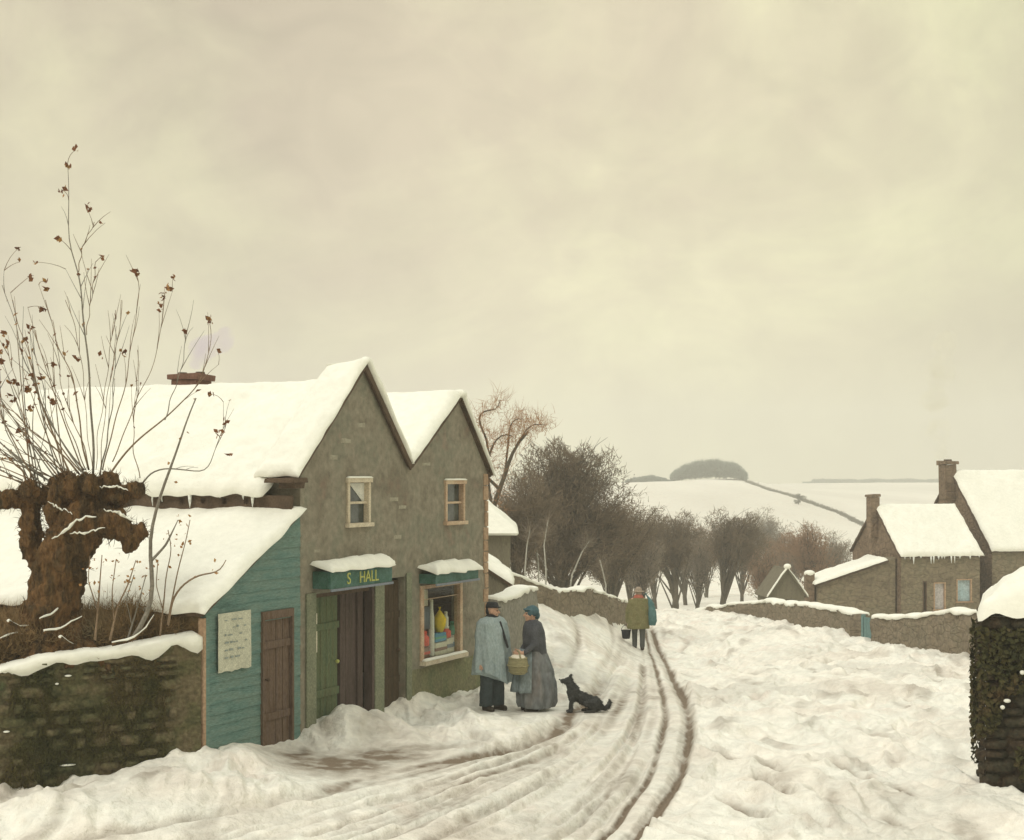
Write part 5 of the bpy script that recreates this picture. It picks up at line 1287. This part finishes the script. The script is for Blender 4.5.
# man in cape, body turned to camera right, head towards the woman
def man():
    x, y = (492-CX)/F*23.6, 23.6; z = fz(x, y)-.02
    r = empty('person', (x, y, z), R(-52), 'man in a pale blue grey cape and small black hat by the shop window', 'person')
    b = MB(); V3 = Vector
    T = head_prims(b, (.02,0,1.575), R(38))
    b.cap((0,0,1.40), (.01,0,1.52), .06, .055); b.ball((0,0,1.22), (.13,.19,.23)); b.ball((0,0,.98), (.125,.165,.15)); b.cap((0,-.15,1.38), (0,.15,1.38), .075, .075)
    for s in (-1, 1):
        b.cap((0,s*.18,1.37), (-.01,s*.245,1.09), .058, .045); b.cap((-.01,s*.245,1.09), (.05,s*.275,.80), .045, .032); w = V3((.055,s*.28,.77)); b.cap((.05,s*.275,.80), w, .032, .028)
        hand(b, w, (.12,s*.05,-1), (1,0,0), curl=.5*s)
        b.cap((0,s*.09,.92), (.015,s*.105,.50), .095, .062); b.cap((.015,s*.105,.50), (-.01,s*.11,.10), .058, .042); b.cap((-.01,s*.11,.05), (.14,s*.12,.035), .042, .034)
    body = blob(b, 'body', 'skin', r, .0085, 2); eyes(r, T, body)
    c = MB()
    for s in (-1, 1): c.add(*loft([(.96,0,s*.085,.13,.12),(.7,.01,s*.10,.118,.118),(.45,.01,s*.108,.105,.105),(.25,0,s*.112,.105,.108),(.085,0,s*.115,.105,.11)], 22, .08, 5, s))
    c.cap((0,-.08,.93), (0,.08,.93), .14, .14); blob(c, 'trousers', 'navy', r, .014, 2, None, .008, 9)
    c = MB()
    for s in (-1, 1): c.cap((-.02,s*.115,.055), (.16,s*.125,.05), .058, .05); c.cap((-.02,s*.115,.05), (-.015,s*.115,.18), .056, .06)
    bo = blob(c, 'boots', 'boot', r, .012, 2)
    c = MB()
    hem = lambda a: .20*max(0, math.cos(a-.35))**3+.08*max(0, math.cos(a-3.6))**2-.0
    c.add(*loft([(1.50,0,0,.08,.10),(1.455,0,0,.13,.215),(1.39,0,0,.16,.275),(1.25,.005,0,.185,.30),(1.1,.01,0,.205,.305),(.95,.02,0,.235,.31),(.78,.025,0,.26,.325),(.64,.03,0,.27,.335)], 48, .22, 8, 1.3, hem))
    blob(c, 'cape', 'cape', r, .012, 2, None, .012, 7)
    c = MB(); c.add(*loft([(1.53,0.005,0,.075,.08),(1.49,0,0,.10,.115),(1.44,0,0,.115,.14),(1.40,0,0,.10,.12)], 24))
    c.cap((.14,.05,1.40), (.235,.13,1.02), .025, .02); blob(c, 'scarf', 'black', r, .010, 2)
    c = MB(); hc = T(0,0,0); m_ = Matrix.Rotation(R(38), 4, 'Z')
    c.add(*[ [tuple(hc+m_@(V3(v)-V3((0,0,0)))) for v in loft([(.145,-.01,0,.045,.045),(.135,-.01,0,.085,.08),(.09,-.01,0,.102,.094),(.055,-.01,0,.108,.099)], 22)[0]], loft([(0,0,0,0,0)]*4, 22)[1]])
    c.ball(hc+m_@V3((.06,0,.062)), (.085,.085,.012), 14, 6, m_); c.ball(hc+m_@V3((-.07,0,.0)), (.045,.082,.07), 12, 8, m_); blob(c, 'hat', 'black', r, .009, 1)
man()
def woman():
    x, y = (533-CX)/F*23.6, 23.6; z = fz(x, y)-.02
    r = empty('person', (x, y, z), R(180+14), 'woman in a teal bonnet, dark shawl and long grey skirt facing the caped man', 'person')
    b = MB(); V3 = Vector
    T = head_prims(b, (.04,0,1.535), R(0))
    b.cap((.0,0,1.36), (.02,0,1.48), .05, .048); b.ball((0,0,1.2), (.12,.16,.2)); b.ball((-.01,0,.95), (.14,.17,.16)); b.cap((0,-.12,1.34), (0,.12,1.34), .065, .065)
    for s in (-1, 1):
        b.cap((0,s*.155,1.33), (.02,s*.205,1.08), .05, .04); w = V3((.22,.12+s*.10,.95)); b.cap((.02,s*.205,1.08), w, .04, .027); hand(b, w, (1,-s*.35,-.15), (0,0,1), curl=.8*s)
        b.cap((0,s*.085,.9), (.01,s*.09,.48), .09, .058); b.cap((.01,s*.09,.48), (-.01,s*.09,.1), .055, .04); b.cap((-.01,s*.09,.05), (.12,s*.095,.03), .038, .03)
    body = blob(b, 'body', 'skin', r, .0085, 2); eyes(r, T, body)
    c = MB(); c.add(*loft([(1.06,0,0,.13,.15),(.98,-.01,0,.17,.19),(.85,-.03,0,.235,.235),(.6,-.05,0,.29,.27),(.35,-.055,0,.315,.29),(.16,-.05,0,.30,.28),(.075,-.045,0,.27,.26)], 60, .2, 9, .6)); blob(c, 'skirt', 'skirt', r, .013, 2, None, .016, 6)
    V, f = loft([(1.0,.01,0,.20,.20),(.85,.0,0,.265,.26),(.6,.0,0,.315,.30),(.38,.0,0,.345,.325),(.33,.0,0,.345,.325)], 60, .18, 9, .6)
    ang = lambda j: abs(((j*6+180) % 360)-180); fk = [q for q in f if len(q) == 4 and all(abs(((i % 60)*6+180) % 360-180) < 75 for i in q)]
    c = MB(); c.add(V, fk); ap = c.build('apron', 'apron', r, True); md = ap.modifiers.new('s', 'SOLIDIFY'); md.thickness = .02; bake(ap)
    c = MB(); c.add(*loft([(1.45,.01,0,.07,.08),(1.405,0,0,.12,.20),(1.34,0,0,.15,.235),(1.25,-.01,0,.17,.24),(1.1,-.02,0,.18,.225),(.98,-.03,0,.185,.22),(.90,-.04,0,.17,.20)], 40, .06, 7, .2, lambda a: .1*max(0, -math.cos(a))))
    for s in (-1, 1): c.cap((0,s*.17,1.3), (.02,s*.215,1.08), .072, .065); c.cap((.02,s*.215,1.08), (.18,.11+s*.12,.965), .06, .042)
    blob(c, 'shawl', 'shawl', r, .012, 2, None, .01, 8)
    c = MB(); hc = T(0,0,0)
    c.ball(hc+V3((-.025,0,.045)), (.115,.105,.095), 16, 10); c.ball(hc+V3((.045,0,.075)), (.075,.10,.02), 14, 6); c.ball(hc+V3((-.105,0,-.02)), (.05,.06,.06), 12, 8); blob(c, 'bonnet', 'bonnet', r, .009, 1, None, .006, 20)
    c = MB()
    for s in (-1, 1): c.cap((-.02,s*.09,.045), (.14,s*.1,.04), .045, .04)
    blob(c, 'boots', 'boot', r, .012, 2)
    m_ = Matrix.Translation((x, y, z))@Matrix.Rotation(R(194), 4, 'Z'); bp = m_@V3((.30,.22,.635))
    k = empty('basket', bp, R(194+90), 'big straw coloured wicker basket held in front of the woman', 'basket')
    c = MB(); c.add(*loft([(.20,0,0,.20,.145),(.255,0,0,.185,.135),(.24,0,0,.16,.11)][:2][::-1]+[(.16,0,0,.205,.155),(.08,0,0,.20,.15),(.0,0,0,.16,.115)], 30)); 
    bb = blob(c, 'body', 'basket', k, .010, 1)
    for zz, rx, ry in ((.245,.185,.135), (.13,.209,.159), (.04,.186,.138)):
        c = MB(); c.tube([(rx*math.cos(a), ry*math.sin(a), zz) for a in [2*math.pi*q/32 for q in range(33)]], [.011]*33, 6); c.build('rim', 'basket', bb, True)
    c = MB(); c.tube([(.16*math.cos(a), 0, .22+.135*math.sin(a)) for a in [math.pi*q/16 for q in range(17)]], [.012]*17, 7); c.build('handle', 'basket', k, True)
    c = MB(); c.ball((0,0,.245), (.165,.115,.05), 16, 8); blob(c, 'cloth_cover', 'g_paper', k, .012, 1, None, .02, 14)
woman()
def walker():
    SW = 62.5/F*WY/1.71
    x, d = onground(638.5, 649.5, 30, 55); z = fz(x, d)-.03
    r = empty('person', (x, d, z), R(90), 'man in an olive coat and brown hat walking away down the lane', 'person')
    b = MB(); V3 = Vector; T = head_prims(b, (.03,0,1.575), 0)
    b.cap((0,0,1.38), (.02,0,1.52), .06, .055); b.ball((0,0,1.2), (.14,.2,.24)); b.ball((0,0,.95), (.13,.17,.16)); b.cap((0,-.15,1.37), (0,.15,1.37), .075, .075)
    for s in (-1, 1):
        b.cap((0,s*.19,1.36), (-.03,s*.275,1.08), .058, .045)
        if s > 0: w = V3((.0,.285,.74)); b.cap((-.03,.275,1.08), w, .045, .03); hand(b, w, (0,0,-1), (1,0,0), curl=.9)
        else: w = V3((.10,-.20,1.30)); b.cap((-.03,-.275,1.08), w, .045, .03); hand(b, w, (-.3,.3,1), (1,0,0), curl=.9)
        st_ = .13*s
        b.cap((0,s*.09,.9), (st_*.6,s*.1,.48), .09, .06); b.cap((st_*.6,s*.1,.48), (st_*.3,s*.1,.08), .056, .042); b.cap((st_*.3,s*.1,.045), (st_*.3+.13,s*.105,.035), .04, .033)
    body = blob(b, 'body', 'skin', r, .010, 2)
    eyes(r, T, body)
    c = MB()
    for s in (-1, 1): st_ = .13*s; c.cap((0,s*.09,.9), (st_*.6,s*.1,.48), .115, .08); c.cap((st_*.6,s*.1,.48), (st_*.3,s*.1,.12), .078, .068)
    c.cap((0,-.07,.92), (0,.07,.92), .13, .13); blob(c, 'trousers', 'grey_trousers', r, .015, 2)
    c = MB()
    for s in (-1, 1): st_ = .13*s; c.cap((st_*.3-.02,s*.1,.06), (st_*.3+.14,s*.105,.045), .055, .048); c.cap((st_*.3,s*.1,.06), (st_*.3,s*.1,.17), .055, .06)
    blob(c, 'boots', 'boot', r, .014, 1)
    c = MB(); c.add(*loft([(1.46,0,0,.09,.10),(1.41,0,0,.14,.20),(1.3,0,0,.18,.265),(1.1,0,0,.20,.285),(.85,0,0,.215,.30),(.64,0,0,.225,.305),(.60,0,0,.22,.30)], 40, .05, 7, 2))
    c.cap((0,.2,1.34), (-.03,.29,1.08), .085, .075); c.cap((-.03,.29,1.08), (0,.30,.80), .072, .055); c.cap((0,-.2,1.34), (-.03,-.29,1.08), .085, .075); c.cap((-.03,-.29,1.08), (.09,-.22,1.26), .07, .055)
    blob(c, 'coat', 'olive', r, .014, 2, None, .014, 7)
    c = MB(); c.add(*loft([(1.54,.01,0,.075,.078),(1.50,0,0,.105,.12),(1.45,0,0,.12,.15),(1.42,0,0,.10,.12)], 24)); blob(c, 'scarf', 'red', r, .012, 1)
    c = MB(); hc = T(0,0,0); c.ball(hc+V3((-.01,0,.085)), (.105,.098,.085), 16, 10); c.ball(hc+V3((0,0,.045)), (.175,.165,.02), 20, 6); c.ball(hc+V3((-.05,0,0)), (.065,.084,.07), 12, 8); blob(c, 'hat', 'hat_pink', r, .011, 1)
    m_ = Matrix.Translation((x, d, z))@Matrix.Rotation(R(90), 4, 'Z')
    r.scale = (SW,)*3; m_ = m_@Matrix.Scale(SW, 4)
    k = empty('sack', m_@V3((-.02,-.36,.66)), R(90), 'teal cloth sack slung over the shoulder of the walking man', 'sack')
    c = MB(); c.add(*loft([(.74,.03,.10,.03,.03),(.66,.01,.05,.06,.05),(.55,0,.02,.11,.085),(.35,0,0,.14,.11),(.15,0,-.01,.15,.12),(.03,0,-.01,.11,.09)], 24, .08, 5, 1)); blob(c, 'bag', 'teal_bag', k, .014, 2, None, .012, 9)
    c = MB(); c.tube([(.03,.10,.72), (.02,.14,.80), (.12,.20,.72)], [.02,.02,.018], 8); c.build('strap', 'teal_bag', k, True)
    k = empty('pail', m_@V3((0,.34,.33)), R(90), 'small dark round pail hanging from the walking man\'s left hand', 'pail')
    c = MB(); c.tube([(0,0,0),(0,0,.02),(0,0,.19),(0,0,.2)], [.085,.095,.115,.115], 18); bb = c.build('body', 'black', k, True)
    c = MB(); c.tube([(0,.115*math.cos(a),.19+.14*math.sin(a)) for a in [math.pi*q/12 for q in range(13)]], [.007]*13, 6); c.build('handle', 'black', k, True)
    c = MB(); c.tube([(.116*math.cos(a), .116*math.sin(a), .2) for a in [2*math.pi*q/20 for q in range(21)]], [.008]*21, 6); c.build('rim', 'black', bb, True)
walker()
def dog():
    x, y = (574-CX)/F*23.4, 23.4; z = fz(x, y)-.01
    r = empty('dog', (x+.03, y, z), R(180+8), 'dark shaggy dog sitting in the snow and looking up at the woman', 'dog')
    b = MB(); V3 = Vector
    # chest, belly, rump
    b.cap((.06,0,.34), (-.12,0,.25), .105, .10); b.cap((-.12,0,.25), (-.33,0,.15), .105, .12); b.ball((-.34,0,.14), (.13,.13,.13)); b.ball((.06,0,.31), (.095,.095,.12))
    # neck, head
    b.cap((.03,0,.38), (.11,0,.52), .10, .072); b.ball((.135,0,.555), (.085,.07,.07)); b.cap((.17,0,.555), (.262,0,.575), .045, .026); b.ball((.275,0,.578), (.018,.018,.015)); b.cap((.17,0,.53), (.245,0,.545), .025, .015)
    for s in (-1, 1):
        b.tube([(.10,s*.035,.595), (.095,s*.045,.64), (.09,s*.05,.675)], [.03,.02,.004], 8)
        b.cap((.07,s*.065,.30), (.085,s*.07,.16), .045, .030); b.cap((.085,s*.07,.16), (.095,s*.07,.04), .028, .023); b.cap((.095,s*.07,.028), (.145,s*.07,.022), .028, .022)
        # hind leg: thigh up to the knee at the belly, hock back, foot flat
        b.cap((-.33,s*.10,.17), (-.17,s*.125,.17), .085, .055); b.cap((-.17,s*.125,.17), (-.31,s*.12,.05), .048, .030); b.cap((-.31,s*.12,.04), (-.14,s*.13,.026), .030, .026)
    b.tube([(-.42,0,.10), (-.50,.0,.06), (-.57,.01,.09), (-.60,.02,.17), (-.585,.02,.23)], [.045,.042,.042,.036,.015], 10); b.ball((-.55,.01,.09), .045)
    body = blob(b, 'body', 'fur', r, .010, 2, None, .02, 16)
    c = MB()
    for s in (-1, 1): c.ball((.195,s*.034,.572), .009, 8, 6)
    c.build('eyes', 'black', body, True)
    c = MB(); c.ball((.290,0,.580), (.012,.014,.012), 8, 6); c.build('nose', 'black', body, True)
    og = []; nm = []
    me = body.data; nv = len(me.vertices)
    for i in random.sample(range(nv), min(nv, 3000)):
        v = me.vertices[i]
        if v.co.z < .03: continue
        og.append(tuple(v.co-v.normal*.004)); nm.append(tuple(v.normal*.6+V3((-.6,0,-.5))))
    spikes('fur', og, nm, rng.uniform(.02,.045,len(og)), .0035, 'fur', body, .1)
dog()
for o_ in COL.objects:
    if o_.name == 'dog': o_.scale = (.9,.9,.9)

# ---------------------------------------------------------------- smoke
def smoke(name, label, pts, rads, colr, dens, seed):
    mb = MB()
    for p, r_ in zip(pts, rads): mb.ball(p, r_, 14, 10)
    c0 = Vector(pts[0]); mb.v = [tuple(Vector(v)-c0) for v in mb.v]
    o = blob(mb, name, None, None, .09, 4, None); o.location = c0
    displace(o, lambda q: .16*mn.noise(q*2.2+Vector((seed,0,0))))
    m = bpy.data.materials.new(name); m.use_nodes = True; N = m.node_tree.nodes; Lk = m.node_tree.links; N.remove(N['Principled BSDF'])
    pv = N.new('ShaderNodeVolumePrincipled'); pv.inputs['Color'].default_value = (*colr, 1); pv.inputs['Anisotropy'].default_value = .2
    tc = N.new('ShaderNodeTexCoord'); nz = N.new('ShaderNodeTexNoise'); nz.inputs['Scale'].default_value = 1.7; nz.inputs['Detail'].default_value = 4; mr = N.new('ShaderNodeMapRange'); mr.inputs['From Min'].default_value = .38; mr.inputs['From Max'].default_value = .7; mr.inputs['To Max'].default_value = dens
    Lk.new(tc.outputs['Object'], nz.inputs['Vector']); Lk.new(nz.outputs['Fac'], mr.inputs['Value']); Lk.new(mr.outputs[0], pv.inputs['Density']); Lk.new(pv.outputs[0], N['Material Output'].inputs['Volume'])
    o.data.materials.clear(); o.data.materials.append(m); tag(o, label, 'smoke', None, 'stuff'); return o
smoke('chimney_smoke', 'faint lilac smoke drifting right from the ridge chimney', [P(193,362,24), P(202,352,24), P(212,344,24), P(224,338,24)], [.16,.22,.24,.2], (.72,.62,.92), 3.0, 2)
smoke('chimney_smoke', 'thin pale smoke rising from the farmhouse chimney', [P(941,452,65), P(938,430,65), P(935,400,65), P(940,372,65), P(945,345,65)], [.35,.55,.65,.7,.6], (.98,.97,.86), 1.0, 5)

# ---------------------------------------------------------------- haze
HAZE = .0013
hb = MB(); hb.box(-1500, 1700, -30, 1290, -40, 60); hz_ = hb.build('haze', None); tag(hz_, 'thin winter haze over the valley', 'haze', None, 'stuff')
m = bpy.data.materials.new('haze'); m.use_nodes = True; N = m.node_tree.nodes; N.remove(N['Principled BSDF']); pv = N.new('ShaderNodeVolumePrincipled')
pv.inputs['Color'].default_value = (.96,.97,.94,1); pv.inputs['Density'].default_value = HAZE; pv.inputs['Anisotropy'].default_value = .2
m.node_tree.links.new(pv.outputs[0], N['Material Output'].inputs['Volume']); hz_.data.materials.append(m)

# ---------------------------------------------------------------- sky, sun, camera
w = bpy.data.worlds.new('World'); SC.world = w; w.use_nodes = True; N = w.node_tree.nodes; Lk = w.node_tree.links
for x in list(N): N.remove(x)
out = N.new('ShaderNodeOutputWorld'); sky = N.new('ShaderNodeTexSky'); sky.sky_type = 'NISHITA'; sky.sun_disc = False
SUN_EL, SUN_AZ = R(46), R(228)
sky.sun_elevation = SUN_EL; sky.sun_rotation = SUN_AZ; sky.dust_density = 3
b1 = N.new('ShaderNodeBackground'); b1.inputs['Strength'].default_value = .08; Lk.new(sky.outputs[0], b1.inputs[0])
tc = N.new('ShaderNodeTexCoord'); mp = N.new('ShaderNodeMapping'); mp.inputs['Scale'].default_value = (1.0,1.0,1.35); mp.inputs['Rotation'].default_value = (0, R(18), R(30)); Lk.new(tc.outputs['Generated'], mp.inputs['Vector'])
n1 = N.new('ShaderNodeTexNoise'); n1.inputs['Scale'].default_value = 3.6; n1.inputs['Detail'].default_value = 8; n1.inputs['Roughness'].default_value = .58; n1.inputs['Distortion'].default_value = .5; Lk.new(mp.outputs[0], n1.inputs['Vector'])
cr = N.new('ShaderNodeValToRGB'); Lk.new(n1.outputs['Fac'], cr.inputs['Fac']); e = cr.color_ramp.elements
e[0].position = .39; e[0].color = (.60,.515,.375,1); e[1].position = .62; e[1].color = (.80,.75,.49,1); q = e.new(.5); q.color = (.675,.605,.42,1)
n2 = N.new('ShaderNodeTexNoise'); n2.inputs['Scale'].default_value = 16; n2.inputs['Detail'].default_value = 6; n2.inputs['Distortion'].default_value = 1.2; Lk.new(mp.outputs[0], n2.inputs['Vector'])
mr = N.new('ShaderNodeMapRange'); mr.inputs['From Min'].default_value = .3; mr.inputs['From Max'].default_value = .7; mr.inputs['To Min'].default_value = .94; mr.inputs['To Max'].default_value = 1.06; Lk.new(n2.outputs['Fac'], mr.inputs['Value'])
# brighter cloud patch ahead of the camera, away from the sun, brighter zenith
sd_ = N.new('ShaderNodeVectorMath'); sd_.operation = 'DOT_PRODUCT'; g = Vector((.09, 1, .21)).normalized(); sd_.inputs[1].default_value = g
nrm = N.new('ShaderNodeVectorMath'); nrm.operation = 'NORMALIZE'; Lk.new(tc.outputs['Generated'], nrm.inputs[0]); Lk.new(nrm.outputs[0], sd_.inputs[0])
m1 = N.new('ShaderNodeMapRange'); m1.interpolation_type = 'SMOOTHSTEP'; m1.inputs['From Min'].default_value = .955; m1.inputs['From Max'].default_value = 1.0; m1.inputs['To Min'].default_value = .92; m1.inputs['To Max'].default_value = 1.2; Lk.new(sd_.outputs['Value'], m1.inputs['Value'])
sp = N.new('ShaderNodeSeparateXYZ'); Lk.new(nrm.outputs[0], sp.inputs[0])
m2 = N.new('ShaderNodeMapRange'); m2.interpolation_type = 'SMOOTHSTEP'; m2.inputs['From Min'].default_value = .34; m2.inputs['From Max'].default_value = .9; m2.inputs['To Min'].default_value = 1; m2.inputs['To Max'].default_value = 2.3; Lk.new(sp.outputs['Z'], m2.inputs['Value'])
def mul(a, b):
    x = N.new('ShaderNodeMath'); x.operation = 'MULTIPLY'; Lk.new(a, x.inputs[0]); Lk.new(b, x.inputs[1]); return x.outputs[0]
tot = mul(mul(m1.outputs[0], m2.outputs[0]), mr.outputs[0])
zm = N.new('ShaderNodeMapRange'); zm.inputs['From Min'].default_value = .3; zm.inputs['From Max'].default_value = .8; zm.inputs['To Max'].default_value = .75; Lk.new(sp.outputs['Z'], zm.inputs['Value'])
hx = N.new('ShaderNodeMapRange'); hx.inputs['From Min'].default_value = -.33; hx.inputs['From Max'].default_value = .33; Lk.new(sp.outputs['X'], hx.inputs['Value'])
hc_ = N.new('ShaderNodeMix'); hc_.data_type = 'RGBA'; hc_.inputs['A'].default_value = (1.0,.975,1.0,1); hc_.inputs['B'].default_value = (.97,1.0,.94,1); Lk.new(hx.outputs[0], hc_.inputs['Factor'])
hm = N.new('ShaderNodeMix'); hm.data_type = 'RGBA'; hm.blend_type = 'MULTIPLY'; hm.inputs['Factor'].default_value = 1; Lk.new(cr.outputs[0], hm.inputs['A']); Lk.new(hc_.outputs['Result'], hm.inputs['B'])
zx = N.new('ShaderNodeMix'); zx.data_type = 'RGBA'; Lk.new(zm.outputs[0], zx.inputs['Factor']); Lk.new(hm.outputs['Result'], zx.inputs['A']); zx.inputs['B'].default_value = (.56,.57,.56,1)
b2 = N.new('ShaderNodeBackground'); Lk.new(zx.outputs['Result'], b2.inputs[0]); Lk.new(tot, b2.inputs['Strength'])
ad = N.new('ShaderNodeMixShader'); ad.inputs[0].default_value = .94; Lk.new(b1.outputs[0], ad.inputs[1]); Lk.new(b2.outputs[0], ad.inputs[2]); Lk.new(ad.outputs[0], out.inputs['Surface'])
sl = bpy.data.lights.new('sun', 'SUN'); sl.energy = 1.05; sl.angle = R(15); sl.color = (1,.95,.84); so = bpy.data.objects.new('sun', sl); COL.objects.link(so)
sdir = Vector((math.sin(SUN_AZ)*math.cos(SUN_EL), math.cos(SUN_AZ)*math.cos(SUN_EL), math.sin(SUN_EL)))
so.rotation_euler = sdir.to_track_quat('Z', 'Y').to_euler()
cam = bpy.data.cameras.new('camera'); co = bpy.data.objects.new('camera', cam); COL.objects.link(co); SC.camera = co
co.location = (0, 0, CAMZ); co.rotation_euler = (math.pi/2, 0, 0); cam.sensor_width = 36; cam.lens = F/1024*36; cam.shift_y = (HY-420)/1024; cam.clip_end = 5000; cam.clip_start = .1
SC.view_settings.view_transform = 'Standard'; SC.view_settings.look = 'None'; SC.view_settings.exposure = .08; SC.view_settings.gamma = 1
try: SC.view_settings.use_curve_mapping = False
except Exception: pass
SC.cycles.volume_bounces = 1; SC.cycles.max_bounces = 8
